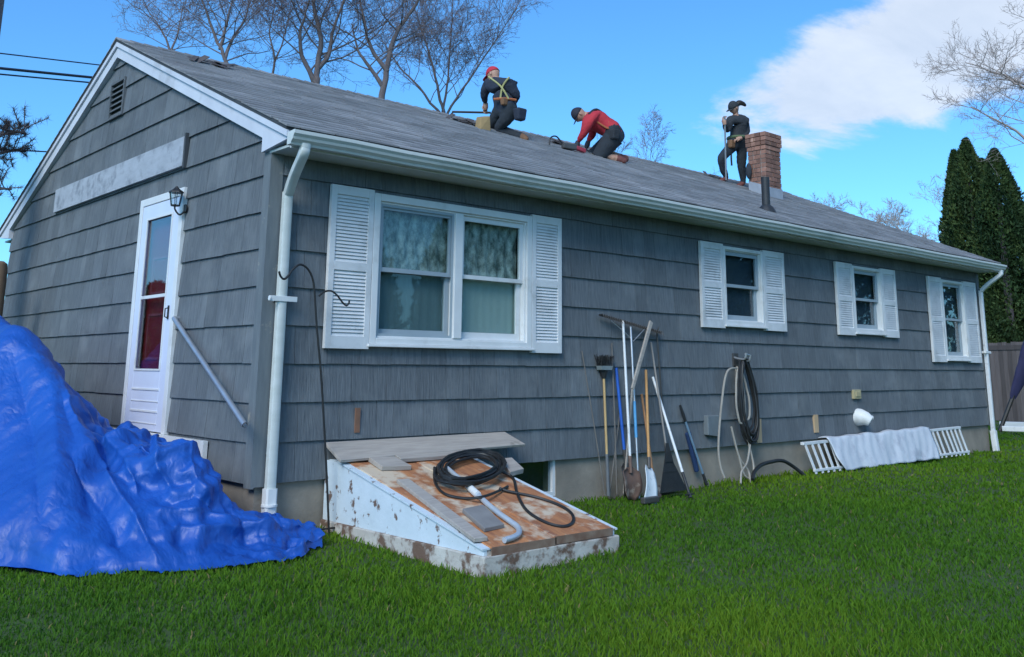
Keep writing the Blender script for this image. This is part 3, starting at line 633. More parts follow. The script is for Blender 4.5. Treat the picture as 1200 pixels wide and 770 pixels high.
# rear eave piece is covered by the rake return; small fittings on the front wall
q = hy(835, 503, -.05); m = MB(); m.prism([(q.x-.11, -.005, q.z+.15), (q.x+.12, -.005, q.z+.15), (q.x+.12, -.005, q.z-.09), (q.x-.11, -.005, q.z-.06)], (0, -.07, 0)); m.build('outlet_box', mat('box_grey', (.17, .20, .22), rough=.6), house, bevel=.008)
q = hy(1003, 462, -.02); mm_ = mat('old_cream_plastic', (.46, .40, .24), (.36, .30, .17), rough=.6); m = MB(); m.box(q.x-.10, q.x+.09, -.05, -.01, q.z-.06, q.z+.06); m.box(q.x-.06, q.x+.05, -.062, -.045, q.z-.03, q.z+.035); m.build('outlet_cover', mm_, house, bevel=.006)
q = hy(1008, 489, -.05); m = MB(); m.tube([(q.x, -.01, q.z), (q.x, -.06, q.z), (q.x+.01, -.13, q.z-.015), (q.x+.03, -.18, q.z-.05)], [.115, .112, .09, .066], 16); m.tube([(q.x+.07, -.10, q.z), (q.x+.17, -.13, q.z-.01)], [.045, .03], 10); m.build('dryer_vent', M_WHITE, house, smooth=True)
M_RAW = mat('raw_wood', (.50, .36, .22), (.40, .27, .16), rough=.8, scale=2, sc=(20, 20, 2))
for px, pt, pb in ((889, 491, 519), (956, 486, 507)):
    t_, bt = hy(px, pt, -.03), hy(px, pb, -.03); m = MB(); m.box(t_.x-.045, t_.x+.045, -.036, -.006, bt.z, t_.z); m.build('bare_wood_strip', M_RAW, house)
t_, bt = hy(420, 478, -.03), hy(420, 507, -.03); MB().box(t_.x-.022, t_.x+.022, -.030, -.015, bt.z, t_.z).build('rust_strip', mat('rust_flat', (.26, .12, .07), (.16, .09, .06), rough=.9), house)
#==PART2==
# ================================================================== BLUE TARP (cloth relaxed over the covered steps and pile)
def interp_curve(pts, n):
    P = np.array(pts, float); d = np.r_[0, np.cumsum(np.linalg.norm(np.diff(P, axis=0), axis=1))]; t = np.linspace(0, d[-1], n)
    return np.stack([np.interp(t, d, P[:, 0]), np.interp(t, d, P[:, 1])], 1)
TENTS = [((-1.20, 3.8), 1.86, (-1.16, 1.95), 1.50, 1.15, .05), ((-1.16, 1.95), 1.50, (-1.02, 1.10), .95, 1.1, .05), ((-1.00, 1.15), .98, (-1.18, .35), .62, .95, .08),
         ((-.66, 2.3), .68, (-.62, .22), .72, 2.4, .17), ((-.62, .22), .72, (-.52, -.16), .56, 1.7, .10), ((-.48, -.22), .44, (-.12, -.32), .23, .9, .05), ((-.12, -.32), .23, (.20, -.32), .12, .6, .03),
         ((-.75, -.15), .40, (-1.0, .2), .5, .8, .05)]
def tent_h(x, y):
    h = np.zeros_like(x)
    for (a, ha, b, hb, sl_, pl) in TENTS:
        a, b = np.array(a), np.array(b); ab = b-a; t = np.clip(((x-a[0])*ab[0]+(y-a[1])*ab[1])/(ab@ab), 0, 1)
        d = np.hypot(x-a[0]-t*ab[0], y-a[1]-t*ab[1]); h = np.maximum(h, ha+(hb-ha)*t-sl_*np.maximum(0, d-pl))
    return h+.005
def make_tarp():
    rng = np.random.default_rng(21)
    NU, NV = 112, 62
    f, b = interp_curve(TF, NU), interp_curve(TBK, NU); v = np.linspace(0, 1, NV)[None, :, None]
    XY = f[:, None]*(1-v)+b[:, None]*v
    # ragged hem
    hem = .03*np.sin(np.arange(NU)*.31)+.02*np.sin(np.arange(NU)*.83+1); XY[:, :, 1] += hem[:, None]*(1-v[..., 0])**6
    P = np.dstack([XY, tent_h(XY[..., 0], XY[..., 1])])
    E_U = np.linalg.norm(np.diff(P, axis=0), axis=2); E_V = np.linalg.norm(np.diff(P, axis=1), axis=2)
    # smooth random slack, so that some places bunch and others stay taut
    def field(sc, seed):
        r_ = np.random.default_rng(seed); g_ = np.zeros((NU, NV)); uu, vv = np.meshgrid(np.arange(NU)/NU, np.arange(NV)/NV, indexing='ij')
        for _ in range(14): k = r_.normal(0, sc, 2); g_ += np.sin(k[0]*uu*6.28*1.8+k[1]*vv*6.28+r_.uniform(0, 6.28))
        return g_/math.sqrt(14)
    sf = .075+.05*field(1.6, 4); sf[NU//2:] += .02; sf[:int(NU*.48)] *= .25; sf = np.clip(sf, .012, .2)
    RU = E_U*(1+sf[:-1]); RV = E_V*(1+sf[:, :-1]*.9)
    D1 = np.linalg.norm(P[1:, 1:]-P[:-1, :-1], axis=2)*(1+sf[:-1, :-1]); D2 = np.linalg.norm(P[1:, :-1]-P[:-1, 1:], axis=2)*(1+sf[:-1, :-1])
    BU = (RU[1:]+RU[:-1])*.97; BV = (RV[:, 1:]+RV[:, :-1])*.97
    lo_ = np.clip((np.arange(NU)/NU-.40)/.15, .25, 1)[:, None]; P[..., 2] += .02+.025*np.abs(field(4, 9))*lo_+.010*rng.random((NU, NV)); P[..., 0] += .016*field(4.5, 10)*lo_; P[..., 1] += .016*field(4.5, 12)*lo_
    V = np.zeros_like(P)
    def proj_(A, B, L0, k):
        d = B-A; L = np.linalg.norm(d, axis=-1); w = ((L-L0)/np.maximum(L, 1e-6)*.5*k)[..., None]; return d*w
    def con(sa, sb, L0, k):
        c_ = proj_(P[sa], P[sb], L0, k); P[sa] += c_; P[sb] -= c_
    S = slice
    for it in range(170):
        prev = P.copy(); V[..., 2] -= .0016; P += V
        for _ in range(4):
            for o in (0, 1):
                n_ = (NU-1-o+1)//2; con((S(o, o+2*n_, 2),), (S(o+1, o+1+2*n_, 2),), RU[o::2][:n_], 1.)
                m_ = (NV-1-o+1)//2; con((S(None), S(o, o+2*m_, 2)), (S(None), S(o+1, o+1+2*m_, 2)), RV[:, o::2][:, :m_], 1.)
            for o in (0, 1):
                n_ = (NU-1-o+1)//2
                con((S(o, o+2*n_, 2), S(0, NV-1)), (S(o+1, o+1+2*n_, 2), S(1, NV)), D1[o::2][:n_], .35)
                con((S(o, o+2*n_, 2), S(1, NV)), (S(o+1, o+1+2*n_, 2), S(0, NV-1)), D2[o::2][:n_], .35)
            # bending: keep second neighbours apart
            for o in (0, 1, 2, 3):
                n_ = len(range(o, NU-2, 4)); idx = np.arange(o, NU-2, 4)
                A, B = P[idx], P[idx+2]; c_ = proj_(A, B, BU[idx], .10); L = np.linalg.norm(B-A, axis=-1); c_[L > BU[idx]] = 0; P[idx] += c_; P[idx+2] -= c_
                idx = np.arange(o, NV-2, 4); A, B = P[:, idx], P[:, idx+2]; c_ = proj_(A, B, BV[:, idx], .10); L = np.linalg.norm(B-A, axis=-1); c_[L > BV[:, idx]] = 0; P[:, idx] += c_; P[:, idx+2] -= c_
            h = tent_h(P[..., 0], P[..., 1]); hit = P[..., 2] < h
            P[..., 2] = np.maximum(P[..., 2], h)
            P[..., :2][hit] = prev[..., :2][hit]+(P[..., :2][hit]-prev[..., :2][hit])*.35
            wall = (P[..., 1] > -.03) & (P[..., 0] > -.035) & (P[..., 0] < .3); P[..., 0][wall] = -.035
            P[:, -1, :2] = prev[:, -1, :2]; P[:, 0, :2] = prev[:, 0, :2]; P[:, 0, 2] = np.minimum(P[:, 0, 2], .03)
        V = (P-prev)*.90; V[np.abs(V) > .03] *= .5
    return P
TP = make_tarp()
def tarp_mat():
    m = mat('blue_polytarp', (.005, .062, .31), (.006, .072, .35), rough=.48, scale=3, c3=(.008, .090, .40), s3=1.2, t3=(.5, .75), spec=.5)
    n, l = m.node_tree.nodes, m.node_tree.links; p = n['Principled BSDF']; t = n.new('ShaderNodeTexCoord')
    hs = []
    for sc_, st in ((5., (1, 1, 1)), (13., (1.6, .8, 1))):
        mp = n.new('ShaderNodeMapping'); mp.inputs['Scale'].default_value = st; mp.inputs['Rotation'].default_value = (.4, .3, .7); l.new(t.outputs['Object'], mp.inputs[0])
        q = n.new('ShaderNodeTexNoise'); q.inputs['Scale'].default_value = sc_; q.inputs['Detail'].default_value = 1.5; l.new(mp.outputs[0], q.inputs['Vector'])
        su = n.new('ShaderNodeMath'); su.operation = 'SUBTRACT'; su.inputs[1].default_value = .5; l.new(q.outputs['Fac'], su.inputs[0]); ab_ = n.new('ShaderNodeMath'); ab_.operation = 'ABSOLUTE'; l.new(su.outputs[0], ab_.inputs[0]); hs.append((ab_.outputs[0], 1/sc_))
    m1 = n.new('ShaderNodeMath'); m1.operation = 'MULTIPLY'; m1.inputs[1].default_value = .4; l.new(hs[1][0], m1.inputs[0]); ad = n.new('ShaderNodeMath'); ad.operation = 'ADD'; l.new(hs[0][0], ad.inputs[0]); l.new(m1.outputs[0], ad.inputs[1])
    b = n.new('ShaderNodeBump'); b.inputs['Strength'].default_value = .55; b.inputs['Distance'].default_value = .05; l.new(ad.outputs[0], b.inputs['Height']); l.new(b.outputs[0], p.inputs['Normal'])
    return m
def refine(P):
    """double the grid, then press in sharp creases along the surface normal"""
    def up(A):
        n = len(A); o = np.empty((2*n-1,)+A.shape[1:]); o[0::2] = A; B = np.concatenate([A[:1]*2-A[1:2], A, A[-1:]*2-A[-2:-1]]); o[1::2] = (-B[:-3]+9*B[1:-2]+9*B[2:-1]-B[3:])/16; return o
    P = up(P); P = up(P.swapaxes(0, 1)).swapaxes(0, 1)
    for _ in range(22): P[1:-1, 1:-1] = P[1:-1, 1:-1]*.5+(P[2:, 1:-1]+P[:-2, 1:-1]+P[1:-1, 2:]+P[1:-1, :-2])*.125
    P = up(P); P = up(P.swapaxes(0, 1)).swapaxes(0, 1)
    for _ in range(3): P[1:-1, 1:-1] = P[1:-1, 1:-1]*.5+(P[2:, 1:-1]+P[:-2, 1:-1]+P[1:-1, 2:]+P[1:-1, :-2])*.125
    N = np.cross(np.gradient(P, axis=0), np.gradient(P, axis=1)); N /= np.maximum(np.linalg.norm(N, axis=2), 1e-9)[..., None]; N *= np.where(np.median(N[..., 2]) < 0, -1, 1)
    rg = np.random.default_rng(5); x, y, z = P[..., 0], P[..., 1], P[..., 2]; H = np.zeros(x.shape)
    def soft(seed, sc):
        r_ = np.random.default_rng(seed); g_ = 0
        for _ in range(10): k = r_.normal(0, sc, 3); g_ = g_+np.sin(k[0]*x+k[1]*y+k[2]*z+r_.uniform(0, 6.28))
        return g_/3.2
    wx = .07*soft(1, 5); right = np.clip((x+1.15)/.5, .30, 1)
    for i in range(34):                      # folded-paper facets: triangle waves of many headings, each only in patches
        k = rg.normal(0, 1, 3); k /= np.linalg.norm(k); f = rg.uniform(1.3, 6.5) if i < 20 else rg.uniform(6, 15); t = (k[0]*x+k[1]*y+k[2]*z+wx)*f+rg.uniform(0, 1)
        tri = np.abs(t-np.floor(t)-.5)*2-.5; mask = np.clip(soft(40+i, 4)*.9+.05, 0, 1); H += tri*mask*(.115 if i < 20 else .085)/f*right
    px_ = np.stack([x, y, z], -1)-CAMP; dep = px_@_F; U = PPX+FPX*(px_@_R)/dep; Vv = PPY-FPX*(px_@_U)/dep
    def fold(pts, amp, w):
        best = np.full(U.shape, 1e9)
        for (a, b) in zip(pts[:-1], pts[1:]):
            a, b = np.array(a, float), np.array(b, float); ab = b-a; t = np.clip(((U-a[0])*ab[0]+(Vv-a[1])*ab[1])/(ab@ab), 0, 1); best = np.minimum(best, np.hypot(U-a[0]-t*ab[0], Vv-a[1]-t*ab[1]))
        return amp*np.exp(-best/w)
    H += fold([(95, 515), (128, 563), (160, 610), (184, 656)], .045, 6)+fold([(85, 530), (112, 580), (140, 632)], -.035, 10)+fold([(72, 462), (98, 540), (108, 600)], -.030, 14)+fold([(40, 392), (84, 478), (105, 520)], .035, 7)
    H += fold([(182, 503), (186, 545), (200, 572)], .05, 7)+fold([(160, 520), (174, 530), (178, 505)], -.045, 7)+fold([(200, 587), (228, 578), (255, 592)], -.04, 6)+fold([(188, 600), (240, 596), (292, 618)], .03, 5)+fold([(205, 620), (260, 618), (330, 624), (352, 642)], .03, 5)
    H += fold([(130, 515), (150, 540), (160, 575)], .03, 5)+fold([(208, 520), (225, 545), (240, 572)], .03, 5)+fold([(15, 420), (35, 500), (45, 600)], -.022, 10)+fold([(276, 604), (292, 632)], -.03, 5)+fold([(362, 622), (352, 655)], .03, 6)
    vf = np.clip(np.linspace(0, 1, P.shape[1])/.07, .15, 1)[None, :]
    return P+N*(H*1.25*vf)[..., None]
TP = refine(TP)
TP[..., 2] = np.maximum(TP[..., 2], .006); TP[:, :3, 2] = np.minimum(TP[:, :3, 2], .018); wl_ = (TP[..., 1] > -.02) & (TP[..., 0] > -.03); TP[..., 0][wl_] = np.minimum(TP[..., 0][wl_], -.03)
nU, nV = TP.shape[:2]; ii = np.arange(nU*nV).reshape(nU, nV)
tarp = npmesh('tarp', TP.reshape(-1, 3), np.stack([ii[:-1, :-1], ii[1:, :-1], ii[1:, 1:], ii[:-1, 1:]], -1).reshape(-1, 4), tarp_mat(), smooth=True)
tag(tarp, 'crumpled blue plastic tarp covering the steps below the gable door', 'tarp')

# ================================================================== CELLAR BULKHEAD
M_BKWHITE = mat('chipped_white_paint', (.58, .66, .72), (.50, .58, .63), rough=.6, scale=5, c3=(.15, .10, .08), s3=11.0, t3=(.60, .65), bump=.25, bscale=25)
M_BKCURB = mat('peeling_curb', (.52, .50, .46), (.40, .36, .32), rough=.9, scale=6, c3=(.14, .085, .06), s3=7, t3=(.48, .58), bump=.5, bscale=30)
M_RUST = mat('rusty_steel', (.52, .22, .085), (.24, .09, .045), rough=.85, scale=2.6, sc=(6, 1.4, 1), c3=(.56, .45, .33), s3=4.5, t3=(.50, .62), bump=.35, bscale=35)
bk0 = Vector((.6, 0, 0)); bulk = thing('cellar_bulkhead', 'sloping steel cellar bulkhead with rusty orange doors and chipped white sides', 'bulkhead', (1.2, -.95, 0))
BX0, BX1 = .60, 1.80
def lidz(y): return .545+(y+.20)*(.395/1.72)
m = MB(); m.box(BX0-.02, BX1+.02, -1.955, -.0, -.06, .095); m.build('curb', M_BKCURB, bulk, bevel=.008)
for x0, nm in ((BX0, 'side_panel'), (BX1-.03, 'side_panel')):
    m = MB(); m.prism([(x0, -.005, .093), (x0, -.005, .53), (x0, -.20, .525), (x0, -1.925, .130), (x0, -1.925, .093)], (.03, 0, 0)); sp = m.build(nm, M_BKWHITE, bulk, bevel=.004)
    m = MB(); m.hexa([(x0-.012, -1.93, .128), (x0+.055, -1.93, .128), (x0+.055, -.2, .527), (x0-.012, -.2, .527), (x0-.012, -1.93, .139), (x0+.055, -1.93, .139), (x0+.055, -.2, .538), (x0-.012, -.2, .538)]); m.build('top_flange', M_BKWHITE, sp)
MB().box(BX0+.03, BX1-.03, -.235, -.01, .44, .533).build('header', M_BKWHITE, bulk, bevel=.004)
MB().box(BX0+.03, BX1-.03, -1.924, -1.90, .093, .128).build('front_sill', M_BKCURB, bulk)
for (xa, xb, dz) in ((BX0+.045, 1.205, .0), (1.195, BX1-.045, .006)):
    m = MB(); m.hexa([(xa, -1.945, lidz(-1.945)-.012+dz), (xb, -1.945, lidz(-1.945)-.012+dz), (xb, -.22, lidz(-.22)-.012+dz), (xa, -.22, lidz(-.22)-.012+dz), (xa, -1.945, lidz(-1.945)+dz), (xb, -1.945, lidz(-1.945)+dz), (xb, -.22, lidz(-.22)+dz), (xa, -.22, lidz(-.22)+dz)])
    dl_ = m.build('door_leaf', M_RUST, bulk, bevel=.004)
    m = MB(); m.box(xa, xb, -1.951, -1.946, lidz(-1.945)-.05+dz, lidz(-1.945)+dz); m.build('front_lip', mat('dark_rust', (.14, .065, .04), (.26, .19, .14), rough=.85, scale=7), dl_)
def hl(px, py, off=0.):                 # point on the lid plane under a photo pixel
    d = ray(px, py); k = .395/1.72; t = (.545+.2*k+CAMP[1]*k+off-CAMP[2])/(d[2]-k*d[1]); return Vector(CAMP+d*t)
# boards lying on it
def plank(name, c4, th, mt, label, cat='board', group=None, bev=.004):
    c4 = [Vector(p) for p in c4]; n = (c4[1]-c4[0]).cross(c4[3]-c4[0]).normalized(); n = n if n.z > 0 else -n
    o = MB().prism([p-n*th for p in c4], n*th).build(name, mt, origin=(c4[0]+c4[2])/2-n*th, bevel=bev); return tag(o, label, cat, group)
plank('plank', [(.57, -.035, .665), (2.42, -.035, .675), (2.42, -.315, .585), (.545, -.315, .555)], .024, M_WOODG, 'wide weathered plank leaning on the wall across the top of the bulkhead')
y_ = -.40
plank('plank', [(.80, -.30, lidz(-.30)+.042), (1.02, -.33, lidz(-.33)+.042), (1.03, -.55, lidz(-.55)+.040), (.78, -.52, lidz(-.52)+.040)], .036, M_WOODG, 'short thick offcut below the left end of the wide plank on the bulkhead')
plank('plank', [(1.05, -.26, lidz(-.26)+.045), (1.78, -.24, lidz(-.24)+.05), (1.72, -.40, lidz(-.40)+.046), (1.03, -.40, lidz(-.40)+.045)], .032, M_WOODG, 'medium board lying flat behind the coiled black hose on the bulkhead')
a_, b_, c_, d_ = hl(585, 537, .05), hl(600, 536, .05), hl(614, 549, .05), hl(598, 553, .05)
plank('wood_block', [a_, b_, c_, d_], .04, M_WOODG, 'small square wood block at the right end of the hose coil', 'block')
a_, b_ = hl(472, 561, .03), hl(564, 630, .03); s_ = (b_-a_).normalized(); w_ = Vector((s_.y, -s_.x, 0)).normalized()*.05
plank('plank', [a_-w_, a_+w_, b_+w_, b_-w_], .028, M_WOODG, 'long narrow grey board lying lengthwise down the rusty bulkhead door')
a_, b_, c_, d_ = hl(542, 596, .03), hl(566, 591, .03), hl(591, 614, .03), hl(568, 619, .03)
plank('plank', [a_, b_, c_, d_], .028, mat('grey_offcut', (.24, .23, .22), (.18, .17, .165), rough=.85, scale=5), 'short grey offcut beside the bent pipe on the rusty door')
# bent pipe
pp = [hl(524, 549, .05), hl(553, 574, .03), hl(580, 598, .026), hl(598, 611, .026), hl(607, 618, .026), hl(608, 625, .026), hl(601, 630, .026), hl(591, 633, .026)]
m = MB(); m.tube(spline(pp, 6), .019, 12); pi_ = m.build('bent_pipe', mat('galvanised_pipe', (.55, .60, .66), (.45, .50, .56), rough=.4, metal=.35, scale=8), smooth=True, origin=pp[3]); tag(pi_, 'bent galvanised pipe lying on the rusty bulkhead doors', 'pipe')
m = MB(); q0, q1 = hl(551, 572, .031), hl(560, 580, .03); m.tube([q0, q1], .026, 12); m.build('coupling', M_WHITE, pi_, smooth=True)
# coiled black hose
hr = random.Random(4); pts = []
cc = hl(551, 553, .03); ux = (hl(592, 551, .03)-hl(510, 555, .03))/2; uy = (hl(553, 535, .03)-hl(549, 574, .03))/2; un = ux.cross(uy).normalized(); un = un if un.z > 0 else -un
for k in range(7*18):
    a = 2*math.pi*k/18; lp_ = k/18; rr_ = .86+.14*math.sin(lp_*2.3+1)+.03*math.sin(k*.7); pts.append(cc+ux*rr_*math.cos(a+.15*math.sin(lp_))+uy*rr_*math.sin(a)+un*(.012+.012*(lp_ % 4)+.012*hr.random()))
pts += spline([pts[-1], hl(586, 552, .05), hl(601, 560, .02), hl(606, 578, .014), hl(617, 598, .014), hl(639, 612, .014), hl(660, 617, .014), hl(671, 612, .014), hl(670, 602, .014), hl(655, 592, .014), hl(629, 583, .014), hl(596, 576, .02), hl(585, 572, .03)], 6)[1:]
m = MB(); m.tube(pts, .0115, 7); tag(m.build('garden_hose', M_RUBBER, smooth=True, origin=cc), 'black hose coiled on the bulkhead with one loose loop on the rusty door', 'hose')
pts = spline([hl(509, 548, .03), hl(510, 566, .014), hl(522, 579, .014), hl(545, 584, .014), hl(566, 582, .05), hl(585, 575, .03), hl(595, 570, .02)], 8); m = MB(); m.tube(pts, .010, 7); tag(m.build('cable', M_RUBBER, smooth=True, origin=pts[10]), 'thin dark cable curving under the bent pipe beside the hose coil', 'cable')

# ================================================================== SHEPHERD HOOK
hk = hy(388, 622, -.22); base = Vector((hk.x, -.22, 0)); Yk = -.22
H = lambda x, y, o=0: hy(x, y, Yk+o)
sh = thing('shepherd_hook', 'thin black iron double shepherd hook standing before the wide window', 'garden hook', base)
m = MB(); m.tube(spline([base+Vector((0, 0, -.15)), H(383, 560), H(377, 450), H(371, 380), H(368, 335), H(362, 317), H(352, 310), H(343, 316), H(338, 323), H(333, 327), H(329, 324), H(327, 318)], 6), .0085, 8); m.build('main_hook', M_BLACKMETAL, sh, smooth=True)
m = MB(); m.tube(spline([H(374, 347), H(380, 342), H(388, 341), H(395, 346), H(401, 354), H(406, 358), H(409, 355), H(409, 352)], 6), .0075, 8); m.build('side_hook', M_BLACKMETAL, sh, smooth=True)
m = MB(); m.bar(base+Vector((-.09, 0, .06)), base+Vector((.09, 0, .06)), .012, .012); m.bar(base+Vector((-.09, 0, .06)), base+Vector((-.09, 0, -.08)), .012, .012); m.bar(base+Vector((.09, 0, .06)), base+Vector((.09, 0, -.08)), .012, .012); m.build('foot_bracket', M_BLACKMETAL, sh)

# ================================================================== YARD TOOLS LEANING ON THE FRONT WALL
def gpt(px, py, ymin=-.55, ymax=-.10):
    p = hz(px, py, 0.)
    if p.y < ymin: p = hy(px, py, ymin)
    if p.y > ymax: p = hy(px, py, ymax)
    p.z = max(-.01, min(p.z, .03)); return p
WY_ = -.045
def poletool(name, label, cat, top, bot, r, mt, group=None, topy=WY_):
    t = hy(*top, topy); b = gpt(*bot); o = thing(name, label, cat, (b.x, b.y, 0), group)
    return o, t, b
def blade(name, parent, sock, d, side, nrm, L, prof, curve, mt, th=.004):
    P = []
    for i in range(9):
        v = i/8; hw = np.interp(v, [q[0] for q in prof], [q[1] for q in prof])
        P.append([sock+d*L*v+side*hw*u+nrm*(curve*(u*u-1)*(1-.3*v)+.03*math.sin(v*3.1)) for u in np.linspace(-1, 1, 9)])
    o = MB().grid(P).build(name, mt, parent, smooth=True); s = o.modifiers.new('solid', 'SOLIDIFY'); s.thickness = th; return o
OUT = Vector((0, -1, 0))
# push broom, head up
o, t, b = poletool('push_broom', 'push broom with black bristles upward and a pale wooden handle', 'broom', (707.5, 440), (713, 581), .013, M_WOODT)
mid = t.lerp(b, .66)
MB().tube([t, mid], .013, 10).build('handle', M_WOODT, o, smooth=True); MB().tube([mid, b], [.016, .019], 10).build('lower_sleeve', mat('grey_sleeve', (.13, .145, .16), rough=.6), o, smooth=True)
d = (t-b).normalized(); hc = t+d*.055
m = MB(); m.tube([t-d*.03, t+d*.05], [.02, .045], 10); m.build('socket', M_BLACKP, o, smooth=True)
m = MB(); m.hexa([hc+Vector((-.075, -.05, 0)), hc+Vector((.075, -.05, 0)), hc+Vector((.075, .02, 0)), hc+Vector((-.075, .02, 0)), hc+Vector((-.085, -.05, .04)), hc+Vector((.085, -.05, .04)), hc+Vector((.085, .02, .04)), hc+Vector((-.085, .02, .04))]); m.build('head_block', mat('pale_block', (.20, .24, .25), rough=.6), o)
m = MB(); br_ = random.Random(1)
for k in range(90):
    q = hc+Vector((br_.uniform(-.085, .085), br_.uniform(-.05, .02), .04)); e = q+Vector((br_.uniform(-.02, .02)+(q.x-hc.x)*.35, br_.uniform(-.03, .015), br_.uniform(.08, .11))); m.tube([q, e], .004, 4)
stuff(m.build('bristles', M_BLACKP, o))
# thin stakes
for tp, bt, r, lab in (((682, 411), (709, 580), .006, 'thin grey stick left of the push broom'), ((727, 480), (714, 578), .006, 'thin grey stick crossing behind the push broom'), ((717, 402), (723, 575), .007, 'thin dark rod behind the blue handle')):
    t, b = hy(*tp, -.035), gpt(*bt); o = MB().tube([t, t.lerp(b, .5)+Vector((.004, 0, .004)), b], r, 7).build('stick', mat('grey_stick', (.17, .16, .15), (.12, .11, .10), rough=.8), origin=b); tag(o, lab, 'stick')
# blue handled tool
o, t, b = poletool('garden_spade', 'garden spade with a bright blue handle and dark blade among the tools', 'spade', (722, 431), (737, 582), .013, M_BLUEP)
e = t.lerp(b, .68); MB().tube([t, e], .0155, 10).build('handle', M_BLUEP, o, smooth=True); d = (b-t).normalized(); sd_ = d.cross(OUT).normalized()
MB().tube([e-d*.05, e+d*.12], [.018, .014], 10).build('socket', M_STEELD, o, smooth=True); blade('blade', o, e+d*.08, d, sd_, OUT, (b-e).length-.08, [(0, .03), (.12, .085), (.8, .085), (1, .07)], .02, M_STEELD)
# long white pole shovel with rusty blade
o, t, b = poletool('shovel', 'long shovel with a white coated pole and a rusty brown blade', 'shovel', (730, 376), (741, 586), .013, M_WHITEPOLE, topy=-.09)
e = t.lerp(b, .80); d = (b-t).normalized(); sd_ = d.cross(OUT).normalized(); MB().tube([t, e], .0135, 10).build('pole', M_WHITEPOLE, o, smooth=True); MB().tube([e-d*.06, e+d*.10], [.019, .016], 10).build('socket', M_RUSTBLADE, o, smooth=True)
blade('blade', o, e+d*.05, d, sd_, OUT, (b-e).length-.05, [(0, .04), (.10, .125), (.55, .13), (.8, .11), (1, .05)], .035, M_RUSTBLADE)
# landscape rake, head up
o, t, b = poletool('landscape_rake', 'wide landscape rake standing head up with silver braces and a blue wrapped pole', 'rake', (739, 383), (749, 584), .013, M_ALU, topy=-.07)
ws = t.lerp(b, .45); we = t.lerp(b, .66)
MB().tube([t, b], .012, 10).build('pole', M_ALU, o, smooth=True); MB().tube([ws, we], .0155, 10).build('blue_wrap', mat('blue_wrap', (.05, .25, .55), (.10, .35, .60), rough=.5, scale=20), o, smooth=True)
A1, B1 = hy(703, 369, -.07), hy(774, 390, -.07)
m = MB(); m.bar(A1, B1, .03, .016); m.build('head_bar', M_BLACKMETAL, o)
m = MB()
for k in range(28):
    q = A1.lerp(B1, (k+.3)/27.6); m.tube([q, q+Vector((0, -.03, .012)), q+Vector((0, -.055, -.03))], [.0045, .004, .003], 5)
stuff(m.build('tines', M_BLACKMETAL, o))
J_ = hy(742, 400, -.08); m = MB(); m.tube([hy(728, 385, -.075), J_, hy(755, 386, -.075)], .006, 7); m.tube([hy(716, 376, -.075), hy(727, 385, -.075), J_], .005, 7); m.build('brace', M_ALU, o, smooth=True)
# weathered board
a_, b_ = hy(763, 377, -.11), hy(741, 456, -.19)
o = MB(); o.bar(a_, b_, .050, .02, up=OUT, w2=.036); o.bar(b_, gpt(731, 575), .020, .016, up=OUT); o = o.build('timber_batten', M_WOODG, origin=gpt(731, 575), bevel=.003); tag(o, 'weathered grey timber batten leaning diagonally across the rake poles', 'batten')
# wooden handled tools
o, t, b = poletool('square_shovel', 'square shovel with a pale orange wood handle and scuffed white blade', 'shovel', (757, 434), (762, 590), .014, M_WOODT, topy=-.06)
e = t.lerp(b, .70); d = (b-t).normalized(); sd_ = d.cross(OUT).normalized(); MB().tube([t, e], .0145, 10).build('handle', mat('orange_handle', (.50, .27, .10), (.38, .20, .07), rough=.55, scale=2, sc=(30, 30, 1.5)), o, smooth=True)
MB().tube([e-d*.03, e+d*.08], [.018, .015], 10).build('socket', M_STEELD, o, smooth=True)
blade('blade', o, e+d*.06, d, sd_, OUT, (b-e).length-.06, [(0, .05), (.06, .075), (.5, .085), (1, .10)], .015, mat('scuffed_white_blade', (.66, .70, .72), (.55, .60, .62), rough=.5, scale=7, c3=(.30, .32, .33), s3=8, t3=(.58, .7)))
MB().box(b.x-.12, b.x+.10, b.y-.035, b.y+.02, -.0, .055).build('edge_strip', M_STEELD, o, bevel=.008)
o, t, b = poletool('digging_hoe', 'old hoe with a brown wooden handle standing beside the square shovel', 'hoe', (752, 462), (769, 583), .013, M_WOODO, topy=-.05)
MB().tube([t, b.lerp(t, .06)], .0135, 10).build('handle', M_WOODO, o, smooth=True); m = MB(); m.hexa([b+Vector((-.07, -.01, .0)), b+Vector((.07, -.01, .0)), b+Vector((.07, .0, .0)), b+Vector((-.07, .0, .0)), b+Vector((-.06, -.005, .11)), b+Vector((.06, -.005, .11)), b+Vector((.06, .005, .11)), b+Vector((-.06, .005, .11))]); m.build('hoe_blade', M_RUSTBLADE, o)
